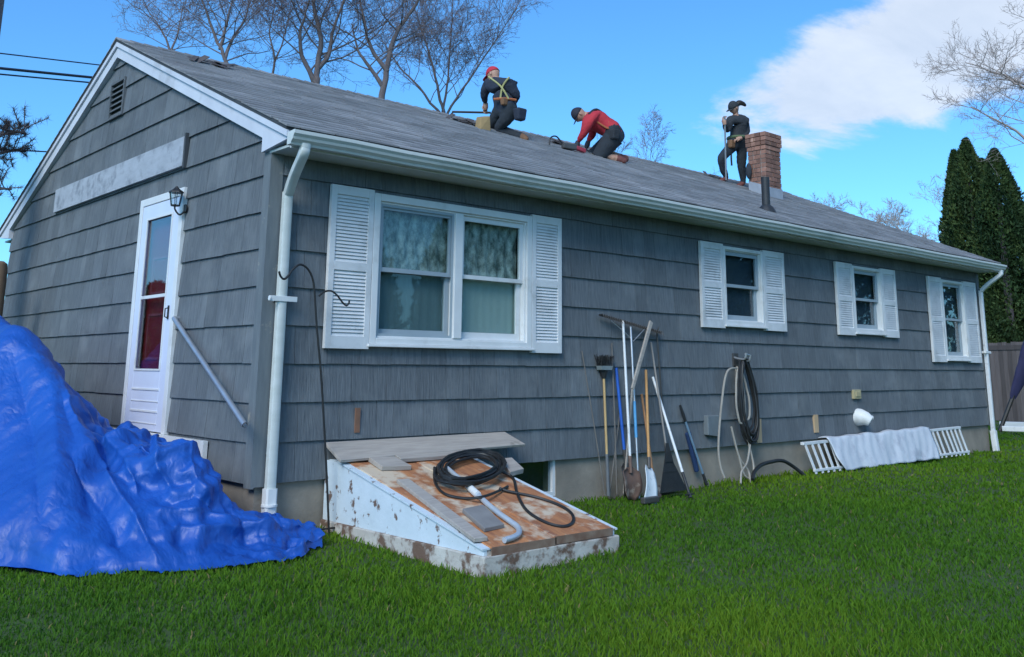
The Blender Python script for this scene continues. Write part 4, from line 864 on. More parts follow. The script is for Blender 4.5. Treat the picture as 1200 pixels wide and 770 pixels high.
# leaf rake
o, t, b = poletool('leaf_rake', 'black plastic leaf rake fanned out on the grass with a grey handle', 'rake', (763, 401), (789, 582), .012, M_STEELD)
ap = t.lerp(b, .70); MB().tube([t, ap], .011, 9).build('handle', mat('grey_handle', (.22, .21, .20), (.17, .16, .15), rough=.6), o, smooth=True)
L_, R_ = gpt(774, 581), gpt(806, 581); L_ = Vector((hy(772, 581, -.34).x, -.34, .005)); R_ = Vector((hy(805, 581, -.34).x, -.34, .005)); m = MB()
for k in range(22):
    q = L_.lerp(R_, k/21); kk = ap.lerp(q, .93)+OUT*.015; m.bar(ap+(q-ap)*.08, kk, .006, .003, up=OUT, w2=.015); m.bar(kk, q+Vector((0, .035, 0)), .013, .003, up=OUT, w2=.007)
stuff(m.build('fan_tines', M_BLACKP, o))
m = MB(); m.bar(ap.lerp(L_, .52)+OUT*.008, ap.lerp(R_, .52)+OUT*.008, .022, .006, up=OUT); m.prism([ap+Vector((-.02, -.006, .05)), ap+Vector((.02, -.006, .05)), ap.lerp(R_, .30)+OUT*.006, ap.lerp(L_, .30)+OUT*.006], OUT*.008); m.build('fan_bridge', M_BLACKP, o)
# dark thin pole and white pole tool
o, t, b = poletool('pole_hook', 'slim dark pole leaning behind the leaf rake handle', 'pole', (770, 390), (783, 570), .009, M_STEELD, topy=-.04); MB().tube([t, b], .009, 8).build('pole', M_STEELD, o, smooth=True); m = MB(); m.tube(spline([t, t+Vector((-.005, -.02, .04)), t+Vector((-.03, -.05, .05)), t+Vector((-.055, -.06, .03))], 5), .007, 7); m.build('hook_tip', M_STEELD, o, smooth=True)
o, t, b = poletool('white_pole_edger', 'white tubular pole with a black lower end leaning steeply over the leaf rake', 'pole', (765, 442), (809, 583), .013, M_WHITEPOLE, topy=-.05)
e = t.lerp(b, .80); MB().tube([t, e], .0145, 10).build('pole', M_WHITEPOLE, o, smooth=True); MB().tube([e, b.lerp(e, .2)], .0155, 10).build('black_sleeve', M_BLACKP, o, smooth=True)
d = (b-t).normalized(); m = MB(); m.tube([b.lerp(e, .2), b], [.014, .02], 8); m.bar(b-d*.03+Vector((-.05, 0, 0)), b-d*.03+Vector((.05, 0, 0)), .03, .012); m.build('foot', M_BLACKP, o)
# blue snow brush
o, t, b = poletool('snow_broom', 'short snow broom with a black grip, blue grey shaft and dark blue head', 'snow broom', (797, 475), (828, 568), .012, M_BLUEG, topy=-.05)
d = (b-t).normalized(); g_ = t.lerp(b, .2); MB().tube([t, t.lerp(g_, .5), g_], [.014, .018, .017], 10).build('grip', M_BLACKP, o, smooth=True); MB().tube([g_, b.lerp(t, .12)], .0125, 10).build('shaft', M_BLUEG, o, smooth=True); MB().tube([b.lerp(t, .14), b], [.016, .018], 10).build('end_cap', M_BLACKP, o, smooth=True)
a_, b2 = t.lerp(b, .34)+Vector((.02, .035, 0)), t.lerp(b, .84)+Vector((-.03, .05, 0)); m = MB(); m.bar(a_, b2, .075, .045, up=OUT, w2=.05); m.build('foam_head', mat('navy_foam', (.012, .04, .12), (.010, .03, .09), rough=.9), o, bevel=.015)

# ================================================================== HANGING HOSES
rk = hy(862, 419, -.03)
hb = thing('hose_hanger', 'small metal hose hanger bracket fixed to the shingles under the square window', 'hose hanger', (rk.x, 0, rk.z))
m = MB(); m.box(rk.x-.05, rk.x+.05, -.036, -.018, rk.z-.10, rk.z+.05); m.build('plate', M_STEELD, hb, bevel=.003)
m = MB(); m.tube(spline([(rk.x-.03, -.03, rk.z+.0), (rk.x-.03, -.17, rk.z-.02), (rk.x-.03, -.20, rk.z+.05)], 5), .012, 8); m.tube(spline([(rk.x+.05, -.03, rk.z-.02), (rk.x+.05, -.17, rk.z-.04), (rk.x+.05, -.20, rk.z+.03)], 5), .012, 8); m.tube([(rk.x-.03, -.19, rk.z+.04), (rk.x+.05, -.19, rk.z+.02)], .014, 8); m.build('arm', M_ALU, hb, smooth=True)
def loops(n, x0, zt, halfw, drop, seed, jit, ybase):
    r_ = random.Random(seed); pts = []
    for k in range(n):
        w = halfw*r_.uniform(.75, 1.15); dp = drop*r_.uniform(.86, 1.08); cx = x0+r_.uniform(-.4, .4)*halfw*.5; yb_ = ybase-r_.uniform(0, .07); sw = r_.uniform(-.05, .07)
        for a in np.linspace(0, 2*math.pi, 22, endpoint=False):
            s_ = math.sin(a); c_ = math.cos(a)
            zz = zt-dp*(1-c_)/2; xx = cx+w*s_*(1 if s_ > 0 else .9)*(1-.25*c_)+sw*(1-c_)/2
            pts.append((xx+r_.uniform(-1, 1)*jit, yb_+r_.uniform(-1, 1)*jit*.6+.02*c_, zz+r_.uniform(-1, 1)*jit))
    return spline(pts, 2)
m = MB(); m.tube(loops(10, rk.x+.02, rk.z-.02, .15, .90, 5, .008, -.10), .0125, 7); tag(m.build('garden_hose', M_RUBBER, smooth=True, origin=rk), 'black garden hose hanging in long loops from the wall hanger', 'hose')
p0 = hy(847, 560, -.20); p0.z = .01
bp = [Vector(q) for q in loops(3, rk.x-.05, rk.z-.11, .085, .66, 9, .004, -.07)]
tail = spline([bp[-1], hy(852, 436, -.13), hy(846, 470, -.15), hy(842, 520, -.16), hy(844, 545, -.17), hy(849, 560, -.2)], 6); m = MB(); m.tube(bp+tail[1:], .0125, 7)
m.tube(spline([hy(857, 500, -.15), hy(866, 535, -.17), hy(877, 552, -.19), hy(879, 566, -.24)], 6), .012, 7); m.tube(spline([hy(880, 512, -.15), hy(876, 540, -.18), hy(869, 553, -.19), hy(868, 567, -.24)], 6), .012, 7); m.tube(spline([hy(866, 535, -.17), hy(872, 556, -.19), hy(881, 560, -.21), hy(883, 545, -.18), hy(876, 515, -.15)], 6), .012, 7)
tag(m.build('garden_hose', M_HOSET, smooth=True, origin=rk), 'beige garden hose draped beside the black one with ends trailing to the grass', 'hose')
pts = spline([hy(882, 562, -.30), hy(884, 553, -.26), hy(892, 545, -.22), hy(905, 541, -.2), hy(917, 540, -.2), hy(930, 547, -.22), hy(945, 559, -.30)], 6); m = MB(); m.tube(pts, .021, 9); tag(m.build('drain_pipe', M_RUBBER, smooth=True, origin=pts[0]), 'thick black flexible pipe arching out of the grass by the foundation', 'pipe')

# ================================================================== WHITE RAILING AND SHEET
rl = thing('railing_panel', 'low white slatted railing panel leaning on the foundation under the small windows', 'railing', (9.5, -.3, 0))
def rp(px, top): return hy(px, 517, -.12).x if top else hy(px, 550, -.38).x
XA, XB = hy(939, 518, -.12).x, hy(1124, 508, -.12).x
m = MB(); m.bar((XA, -.13, .36), (XB, -.13, .40), .05, .035); m.build('top_rail', M_WHITEPOLE, rl, bevel=.004)
m = MB(); m.bar((XA+.08, -.226, .05), (XB+.05, -.226, .05), .03, .03); m.build('bottom_rail', M_WHITEPOLE, rl, bevel=.004)
nS = 30; sr_ = random.Random(6)
for k in range(nS):
    x = XA+.04+(XB-XA-.08)*k/(nS-1); tz = .36+.04*k/(nS-1); j = sr_.uniform(-.012, .012)
    MB().bar((x+j, -.145, tz-.015), (x+.06+j*2, -.235, .01), .034, .016, up=(0, -1, .4)).build('slat', M_WHITEPOLE, rl)
# sheet draped over the middle
sxa, sxb = hy(962, 512, -.1).x, hy(1084, 503, -.1).x; P = []; srg = np.random.default_rng(2)
for i, u in enumerate(np.linspace(0, 1, 60)):
    row = []
    for j, v in enumerate(np.linspace(0, 1, 24)):
        x = sxa+(sxb-sxa)*u; zt_ = .405+.035*u
        if v < .22: y = -.045-.105*(v/.22); z = zt_+.006*math.sin(u*22)
        else:
            w = (v-.22)/.78; y = -.155-.115*w-.012*math.sin(u*19+w*2)*w; z = zt_-(zt_-.015)*w
        x += .30*max(0, v-.22)*(1-u)+.03*math.sin(v*6+u*4); y += .006*math.sin(u*41+v*7)*v+.005*math.sin(u*90+v*11)
        row.append((x, y-.012, max(.012, z+.008*math.sin(u*33+v*9))))
    P.append(row)
o = MB().grid(P).build('drop_sheet', mat('white_drop_sheet', (.60, .63, .68), (.50, .53, .59), rough=.55, scale=4, c3=(.40, .42, .48), s3=5, t3=(.52, .7), bump=.5, bscale=14), smooth=True); tag(o, 'crinkled white sheet draped over the middle of the low slatted railing', 'sheet')
s = o.modifiers.new('solid', 'SOLIDIFY'); s.thickness = .003
#==PART3==
# ================================================================== ROOFERS
def roofpt(px, py, off=0.):
    d = ray(px, py); t = (RZ-(RY-CAMP[1])*SL+off-CAMP[2])/(d[2]-d[1]*SL); return Vector(CAMP+d*t)
M_SKIN = mat('skin', (.42, .24, .17), (.36, .20, .14), rough=.55)
M_NAVY = mat('navy_jacket', (.022, .030, .050), (.016, .022, .038), rough=.85, scale=9, bump=1.0, bscale=16)
M_REDTOP = mat('red_sweatshirt', (.48, .030, .042), (.38, .022, .034), rough=.85, scale=8, bump=1.0, bscale=16)
M_CHAR = mat('charcoal_clothes', (.030, .034, .040), (.022, .026, .032), rough=.9, scale=8, bump=1.0, bscale=16)
M_PANTS = mat('dark_work_pants', (.024, .032, .042), (.018, .023, .030), rough=.9, scale=7, bump=1.0, bscale=16)
M_BOOT = mat('tan_boot', (.24, .12, .06), (.17, .085, .045), rough=.7, scale=12)
M_BOOTR = mat('red_brown_boot', (.16, .05, .04), (.11, .035, .03), rough=.7, scale=12)
M_GLOVE = mat('dark_glove', (.03, .035, .05), rough=.8)
M_HAIR = mat('dark_hair', (.02, .015, .012), (.03, .022, .016), rough=.6, scale=40)
M_REDCAP = mat('red_cap', (.52, .03, .05), (.42, .02, .04), rough=.8)
M_BLKCAP = mat('dark_cap', (.02, .02, .035), rough=.8)
M_HIVIS = mat('yellow_webbing', (.42, .40, .17), (.34, .32, .13), rough=.7)
M_WEB = mat('orange_webbing', (.40, .12, .04), (.33, .10, .04), rough=.8)
M_LEATH = mat('leather_pouch', (.22, .11, .05), (.15, .075, .035), rough=.7, scale=10)
RAD = dict(pelvis=.145, waist=.125, chest=.150, upper=.115, neck=.056, headb=.06, shl=.078, shr=.078, ell=.054, elr=.054, wrl=.038, wrr=.038, hpl=.105, hpr=.105, knl=.072, knr=.072, anl=.05, anr=.05, hel=.045, her=.045, tol=.040, tor=.040)
EDG = [('pelvis', 'waist'), ('waist', 'chest'), ('chest', 'upper'), ('upper', 'neck'), ('neck', 'headb'), ('upper', 'shl'), ('upper', 'shr'), ('shl', 'ell'), ('ell', 'wrl'), ('shr', 'elr'), ('elr', 'wrr'),
       ('pelvis', 'hpl'), ('pelvis', 'hpr'), ('hpl', 'knl'), ('knl', 'anl'), ('anl', 'tol'), ('hpr', 'knr'), ('knr', 'anr'), ('anr', 'tor')]
BONEMAT = {('neck', 'headb'): 3, ('upper', 'neck'): 0, ('anl', 'tol'): 2, ('anr', 'tor'): 2, ('hpl', 'knl'): 1, ('hpr', 'knr'): 1, ('knl', 'anl'): 4, ('knr', 'anr'): 4, ('pelvis', 'hpl'): 1, ('pelvis', 'hpr'): 1}
def person(J, mats, base, label, group, face, hands, bulk=1.0):
    root = thing('person', label, 'person', base, group)
    J = {k: Vector(v) for k, v in J.items()}; J['upper'] = J['chest'].lerp(J['neck'], .55); J['headb'] = J['neck'].lerp(J['head'], .6)
    names = [k for k in J if k not in ('head',)]; idx = {k: i for i, k in enumerate(names)}
    me = bpy.data.meshes.new('tmp'); me.from_pydata([J[k]-base for k in names], [(idx[a], idx[b]) for a, b in EDG], [])
    ob = bpy.data.objects.new('tmp', me); COL.objects.link(ob)
    sk = ob.modifiers.new('skin', 'SKIN'); sk.use_smooth_shade = True
    if not me.skin_vertices: bpy.context.view_layer.objects.active = ob; bpy.ops.mesh.customdata_skin_add() if hasattr(bpy.ops.mesh, 'customdata_skin_add') else None
    for k in names:
        sv = me.skin_vertices[0].data[idx[k]]; r_ = RAD[k]*(bulk if k not in ('neck', 'headb', 'wrl', 'wrr') else 1); sv.radius = (r_, r_); sv.use_root = (k == 'pelvis')
    sb = ob.modifiers.new('sub', 'SUBSURF'); sb.levels = 3
    dg = bpy.context.evaluated_depsgraph_get(); ev = ob.evaluated_get(dg); bm = bmesh.new(); bm.from_mesh(ev.to_mesh()); ev.to_mesh_clear()
    bpy.data.objects.remove(ob)
    segs = [(J[a]-base, J[b]-base, BONEMAT.get((a, b), 0)) for a, b in EDG]
    for f in bm.faces:
        c = f.calc_center_median(); best = (9, 0)
        for a, b, mi in segs:
            ab = b-a; t = max(0, min(1, (c-a).dot(ab)/max(ab.length_squared, 1e-9))); dd = (c-a-ab*t).length
            if dd < best[0]: best = (dd, mi)
        f.material_index = best[1]; f.smooth = True
    bm.normal_update()
    for v in bm.verts:                       # creases in the clothing
        q = v.co*9.; k = mnoise.noise(Vector((q.x, q.y, q.z*.6)))*.014+abs(mnoise.noise(v.co*19.))*-.012
        v.co += v.normal*k
    def addgrid(P, mi):
        vs_ = [[bm.verts.new(q-base) for q in row] for row in P]
        for i in range(len(P)-1):
            for j in range(len(P[0])-1):
                try: f = bm.faces.new((vs_[i][j], vs_[i][j+1], vs_[i+1][j+1], vs_[i+1][j])); f.material_index = mi; f.smooth = True
                except ValueError: pass
    # head with brow, nose, jaw and ears
    F_ = Vector(face).normalized(); upv = (J['head']-J['neck']).normalized(); Sx = F_.cross(upv).normalized(); U_ = Sx.cross(F_).normalized(); Hc = J['head']
    def hp(lat, lon):
        x, y, z = math.cos(lat)*math.sin(lon), math.cos(lat)*math.cos(lon), math.sin(lat)
        r1 = .076*x; r2 = .098*y; r3 = .118*z
        if z < 0: r1 *= 1+.25*z; r2 *= 1+.12*z*(1 if y > 0 else 2.2)
        if y > .6 and abs(x) < .22 and -.45 < z < .1: r2 += .022*(1-abs(x)/.22)*(1-abs(z+.2)/.35 if abs(z+.2) < .35 else 0)
        if y > .6 and -.05 < z < .18 and .15 < abs(x) < .55: r2 -= .010
        return Hc+Sx*r1+F_*r2+U_*r3
    addgrid([[hp(la, lo) for lo in np.linspace(0, 2*math.pi, 25)] for la in np.linspace(-math.pi/2, math.pi/2, 17)], 3)
    for sx in (-1, 1):
        e = Hc+Sx*.078*sx-U_*.01
        addgrid([[e+Sx*.010*sx*math.sin(a)*math.cos(b)+F_*.018*math.sin(a)*math.sin(b)+U_*.030*math.cos(a) for b in np.linspace(0, 2*math.pi, 9)] for a in np.linspace(0, math.pi, 7)], 3)
    # hands: palm and five bent fingers
    for side, wr, el in (('l', 'wrl', 'ell'), ('r', 'wrr', 'elr')):
        d = Vector(hands[side]).normalized(); w = J[wr]; ac = d.cross(U_); ac = ac.normalized() if ac.length > .1 else Sx.copy(); nn = ac.cross(d).normalized()
        def lim(pts, rs, n=7):
            P = spline(pts, 3); R_ = np.interp(np.linspace(0, 1, len(P)), np.linspace(0, 1, len(rs)), rs); rows = []
            for i, p in enumerate(P):
                t = (P[min(i+1, len(P)-1)]-P[max(i-1, 0)]).normalized(); a1 = t.cross(nn); a1 = a1.normalized() if a1.length > .05 else ac; a2 = t.cross(a1).normalized()
                rows.append([p+(a1*math.cos(k)+a2*math.sin(k))*R_[i] for k in np.linspace(0, 2*math.pi, n)])
            addgrid(rows, 5)
        lim([w-d*.02, w+d*.04, w+d*.085], [.034, .042, .030], 9)
        for q, ln in zip((-1.5, -.5, .5, 1.5), (.065, .078, .074, .058)):
            b0 = w+d*.075+ac*q*.019; lim([b0, b0+d*ln*.45-nn*.004, b0+d*ln*.75-nn*.026, b0+d*ln*.78-nn*.052], [.0105, .0100, .009, .006])
        b0 = w+d*.03-ac*.034; lim([b0, b0+d*.025-ac*.02-nn*.01, b0+d*.055-ac*.012-nn*.03], [.013, .011, .008])
    bm2 = bpy.data.meshes.new('body'); bmesh.ops.recalc_face_normals(bm, faces=bm.faces); bm.to_mesh(bm2); bm.free()
    for mm in mats: bm2.materials.append(mm)
    b = bpy.data.objects.new('body', bm2); COL.objects.link(b); b.parent = root
    return root, (Hc, F_, Sx, U_), J
def cap(root, fr, mt, brim=True, back=False, name='cap', r=1.08):
    Hc, F_, Sx, U_ = fr; m = MB(); rows = []
    for la in np.linspace(.12, math.pi/2, 8):
        rows.append([Hc+Sx*.079*r*math.cos(la)*math.sin(lo)+F_*.100*r*math.cos(la)*math.cos(lo)+U_*(.122*r*math.sin(la)) for lo in np.linspace(0, 2*math.pi, 21)])
    m.grid(rows)
    if brim:
        s = -1 if back else 1
        m.grid([[Hc+U_*(.018-.012*v+.004*math.cos(lo*1.5))+F_*s*(.100*math.cos(lo)+.075*v*math.cos(lo))+Sx*.080*math.sin(lo) for lo in np.linspace(-1.1, 1.1, 11)] for v in (0, .5, 1)])
    o = m.build(name, mt, root, smooth=True); s_ = o.modifiers.new('solid', 'SOLIDIFY'); s_.thickness = .006; return o
def strap(root, pts, w, mt, name='harness_strap'):
    m = MB(); P = spline(pts, 5)
    for a, b in zip(P[:-1], P[1:]): m.tube([a, b+(b-a)*.1], w, 6)
    return m.build(name, mt, root, smooth=True)
def pouch(root, c, s, mt, name='tool_pouch'):
    m = MB(); m.hexa([c+Vector((-s*.8, -s*.6, -s)), c+Vector((s*.8, -s*.6, -s)), c+Vector((s*.8, s*.6, -s)), c+Vector((-s*.8, s*.6, -s)), c+Vector((-s, -s*.8, s)), c+Vector((s, -s*.8, s)), c+Vector((s, s*.8, s)), c+Vector((-s, s*.8, s))]); return m.build(name, mt, root, bevel=s*.3)
FW = Vector((_F[0], _F[1], 0)).normalized(); RT = Vector((_R[0], _R[1], 0)).normalized()
GRP = 'roofers working on the ridge'
# 1: kneeling, dark jacket, red cap, harness
b1 = roofpt(596, 158); D1_ = depth(b1)
Q = lambda x, y, o=0.: hd(x, y, D1_+o)
J1 = dict(pelvis=Q(593, 131), waist=Q(591, 120, .05), chest=Q(587, 106, .10), neck=Q(582, 94, .18), head=Q(578, 87.5, .24), shl=Q(573, 98, .24), shr=Q(597, 98, -.02), ell=Q(567, 110, .28), wrl=Q(569, 122, .38), elr=Q(605, 112, .0), wrr=Q(600, 126, .18),
          hpl=Q(588, 133, .10), hpr=Q(598, 134, -.06), knl=Q(574, 149, .25), knr=Q(583, 152, .05), anl=Q(602, 157, .20), anr=Q(610, 160, -.02), tol=Q(612, 162, .20), tor=Q(620, 165, -.02))
p1, f1, J1 = person(J1, [M_NAVY, M_PANTS, M_BOOT, M_SKIN, M_PANTS, M_SKIN], b1, 'roofer in a dark jacket and red cap kneeling upright in a safety harness', GRP, -RT*.8+FW*.4+Vector((0, 0, -.45)), dict(l=Vector((.1, .2, -1)), r=-RT+Vector((0, 0, -.4))), 1.22)
cap(p1, f1, M_REDCAP)
bk_ = -FW
strap(p1, [J1['shl']+bk_*.12+Vector((0, 0, .06)), J1['chest']+bk_*.205, J1['waist']+bk_*.18+RT*.06], .013, M_HIVIS); strap(p1, [J1['shr']+bk_*.11+Vector((0, 0, .06)), J1['chest']+bk_*.205+RT*.03, J1['waist']+bk_*.18-RT*.05], .013, M_HIVIS); strap(p1, [J1['waist']+bk_*.15-RT*.14, J1['waist']+bk_*.185, J1['waist']+bk_*.12+RT*.16], .018, M_WEB)
pouch(p1, J1['hpr']+RT*.13+bk_*.06+Vector((0, 0, -.02)), .085, M_NAVY); pouch(p1, J1['waist']+bk_*.17+Vector((0, 0, -.04)), .05, M_LEATH)
# 2: on hands and knees, red sweatshirt
b2 = roofpt(712, 186); D2_ = depth(b2)
Q = lambda x, y, o=0.: hd(x, y, D2_+o)
J2 = dict(pelvis=Q(721, 157, .10), waist=Q(712, 149, .10), chest=Q(699, 141, .10), neck=Q(688, 135, .10), head=Q(679, 134.5, .10), shl=Q(690, 142, -.08), shr=Q(692, 140, .28), ell=Q(684, 157, -.10), wrl=Q(677, 167, -.02), elr=Q(695, 157, .34), wrr=Q(689, 167, .34),
          hpl=Q(719, 160, -.02), hpr=Q(724, 158, .22), knl=Q(704, 181, -.03), knr=Q(700, 179, .28), anl=Q(723, 186, -.03), anr=Q(726, 184, .25), tol=Q(735, 190, -.03), tor=Q(737, 187, .25))
p2, f2, J2 = person(J2, [M_REDTOP, M_PANTS, M_BOOTR, M_SKIN, M_SKIN, M_GLOVE], b2, 'roofer in a red sweatshirt bent over on hands and knees on the ridge', GRP, -RT*.5+Vector((0, 0, -1)), dict(l=-RT*.3+Vector((0, 0, -1)), r=-RT*.3+Vector((0, 0, -1))), 1.22)
for k_ in ('l', 'r'):
    m = MB(); a_, c_ = J2['kn'+k_], J2['hp'+k_]; m.tube([a_.lerp(c_, -.18), a_.lerp(c_, .3), c_.lerp(a_, .1)], [.115, .13, .145], 12); m.build('shorts_leg', M_PANTS, p2, smooth=True)
cap(p2, f2, M_BLKCAP)
up_ = Vector((0, 0, 1))
strap(p2, [J2['shl']+up_*.10, J2['chest']+up_*.165, J2['waist']+up_*.15], .020, M_CHAR); strap(p2, [J2['shr']+up_*.08, J2['chest']+up_*.16+FW*.1, J2['waist']+up_*.14+FW*.05], .020, M_CHAR); strap(p2, [J2['waist']-FW*.13+up_*.05, J2['waist']-FW*.15-up_*.06, J2['chest']-FW*.13-up_*.06], .014, M_WEB)
pouch(p2, J2['hpl']-FW*.12+Vector((0, 0, .0)), .075, M_CHAR)
# 3: standing, charcoal clothes, long pole
b3 = roofpt(861, 216); D3_ = depth(b3)
Q = lambda x, y, o=0.: hd(x, y, D3_+o)
J3 = dict(pelvis=Q(864.5, 166), waist=Q(865, 156), chest=Q(865, 146), neck=Q(863, 134.5, -.02), head=Q(860, 126.5, -.04), shl=Q(856, 140, -.12), shr=Q(873, 141, .08), ell=Q(852, 154, -.18), wrl=Q(849, 145, -.34), elr=Q(876, 154, .02), wrr=Q(868, 162, -.16),
          hpl=Q(860, 169, -.04), hpr=Q(869, 169, .04), knl=Q(844, 187, -.16), knr=Q(869, 192, .0), anl=Q(851, 209, -.02), anr=Q(871, 215, .04), tol=Q(843, 213, -.12), tor=Q(863, 219, -.06))
p3, f3, J3 = person(J3, [M_CHAR, M_PANTS, M_BOOTR, M_SKIN, M_PANTS, M_SKIN], b3, 'roofer in charcoal clothes standing beside the chimney holding an upright pole', GRP, -RT*.75-FW*.3+Vector((0, 0, -.5)), dict(l=Vector((-.1, 0, 1)), r=-RT+Vector((0, 0, -.3))), 1.15)
cap(p3, f3, M_CHAR, brim=True)
m = MB(); Hc, F_, Sx, U_ = f3; m.tube(spline([Hc-F_*.08+U_*.02, Hc-F_*.15+U_*.03, Hc-F_*.22-U_*.02, Hc-F_*.26-U_*.08], 4), [.045, .05, .05, .05, .05, .05, .045, .04, .04, .035, .03, .025, .015], 8); m.build('hair', M_HAIR, p3, smooth=True)
m = MB(); pr = [J3['pelvis']+Vector((0, 0, .06))+(RT*math.cos(a)*.17+FW*math.sin(a)*.16) for a in np.linspace(0, 2*math.pi, 17)]; m.tube(pr, .028, 7); m.build('tool_belt', mat('green_belt', (.10, .14, .07), rough=.8), p3, smooth=True)
pouch(p3, J3['hpl']-RT*.07-FW*.12+Vector((0, 0, -.03)), .07, M_LEATH); strap(p3, [J3['pelvis']-RT*.10-FW*.12, Q(857, 180, -.15), Q(857.5, 194, -.15)], .016, M_CHAR, 'hanging_strap'); pouch(p3, J3['hpr']+RT*.10+Vector((0, 0, .02)), .07, M_WEB)
pw = J3['wrl']+Vector((0, 0, .07)); o = MB().tube([Q(848.5, 136, -.36), pw-FW*.03, Q(850, 168, -.30), Q(851, 211, -.26)], .016, 8).build('tool_pole', M_ALU, origin=Q(851, 211, -.26), smooth=True); tag(o, 'grey pole held upright by the roofer beside the chimney', 'pole')
# things lying along the ridge
a_, c_ = hd(530, 131, D1_+.45), hd(575, 132, D1_+.35); o = MB(); o.tube([a_, c_], .016, 7); o.tube([a_.lerp(c_, .03), roofpt(531, 141, .0)+Vector((0, .3, -.05))], .012, 6); o = o.build('roof_bar', M_BLACKMETAL, origin=a_); tag(o, 'black bar standing out level to the side of the kneeling roofer', 'bar')
c_ = roofpt(569, 151, .02); m = MB(); m.hexa([c_+Vector(q) for q in ((-.11, -.02, -.03), (.07, -.03, -.03), (.09, .12, .02), (-.08, .13, .02), (-.06, .03, .15), (.08, .0, .19), (.07, .12, .21), (-.05, .14, .18))]); o = m.build('foam_pad', mat('tan_foam', (.32, .22, .10), (.25, .17, .08), rough=.9, scale=14), origin=c_, bevel=.012); tag(o, 'tan foam pad beside the knees of the red capped roofer', 'pad')
def scraps(px, py, n, seed, label, w=.16):
    r_ = random.Random(seed); c0 = roofpt(px, py); m = MB(); n_ = Vector((0, -SL, 1)).normalized()
    for k in range(n):
        x_ = r_.uniform(-w, w); y_ = r_.uniform(-.08, .10); c = Vector((c0.x+x_, c0.y+y_, c0.z+y_*SL+.012+.02*k/n)); a = r_.uniform(0, 3); u = Vector((math.cos(a), math.sin(a), r_.uniform(-.1, .45))).normalized()
        m.bar(c-u*r_.uniform(.05, .10), c+u*r_.uniform(.05, .12)+Vector((0, 0, r_.uniform(0, .05))), r_.uniform(.05, .10), .006, up=n_)
    o = m.build('shingle_scraps', M_SCRAP, origin=c0); return tag(o, label, 'shingle scraps', 'torn shingle scraps along the ridge')
M_SCRAP = mat('torn_shingle', (.050, .045, .050), (.10, .085, .085), rough=.95, scale=9)
scraps(262, 80, 7, 1, 'small dark heap of torn shingles on the ridge near the gable', .10); scraps(545, 145, 14, 2, 'torn shingles strewn beside the black bar on the ridge', .22); scraps(657, 170, 12, 3, 'torn shingles in front of the hands of the red sweatshirt roofer', .16); scraps(836, 208, 8, 4, 'torn shingles at the feet of the standing roofer', .22); scraps(232, 73, 4, 5, 'single flap of lifted shingle close to the gable peak', .06)
c_ = roofpt(675, 177, .02); m = MB(); m.bar(c_+Vector((-.22, .05, .05)), c_+Vector((.0, .0, .05)), .07, .08); o = thing('nail_gun', 'red and grey nail gun lying under the hands of the red sweatshirt roofer', 'nail gun', c_); m.build('body', M_STEELD, o, bevel=.012); m = MB(); m.bar(c_+Vector((-.02, 0, .05)), c_+Vector((.16, -.02, .02)), .06, .06); m.build('handle', mat('red_tool', (.40, .04, .06), rough=.5), o, bevel=.012); m = MB(); m.tube(spline([c_+Vector((-.20, .05, .06)), c_+Vector((-.30, .08, .17)), c_+Vector((-.40, .10, .14)), c_+Vector((-.42, .10, .03))], 5), .011, 7); m.build('air_hose', M_RUBBER, o, smooth=True)
c_ = Vector((CX0-.05, CY1-.04, fz(CY1-.04)+.34)); m = MB(); m.ball(c_, .055, sx=.8, sy=1.0, sz=2.6, n=10, m=7); o = m.build('cloth_bag', mat('dark_bag', (.03, .035, .045), (.02, .024, .03), rough=.9, bump=.6, bscale=14), smooth=True, origin=c_); tag(o, 'dark cloth bag hanging against the side of the chimney', 'bag')

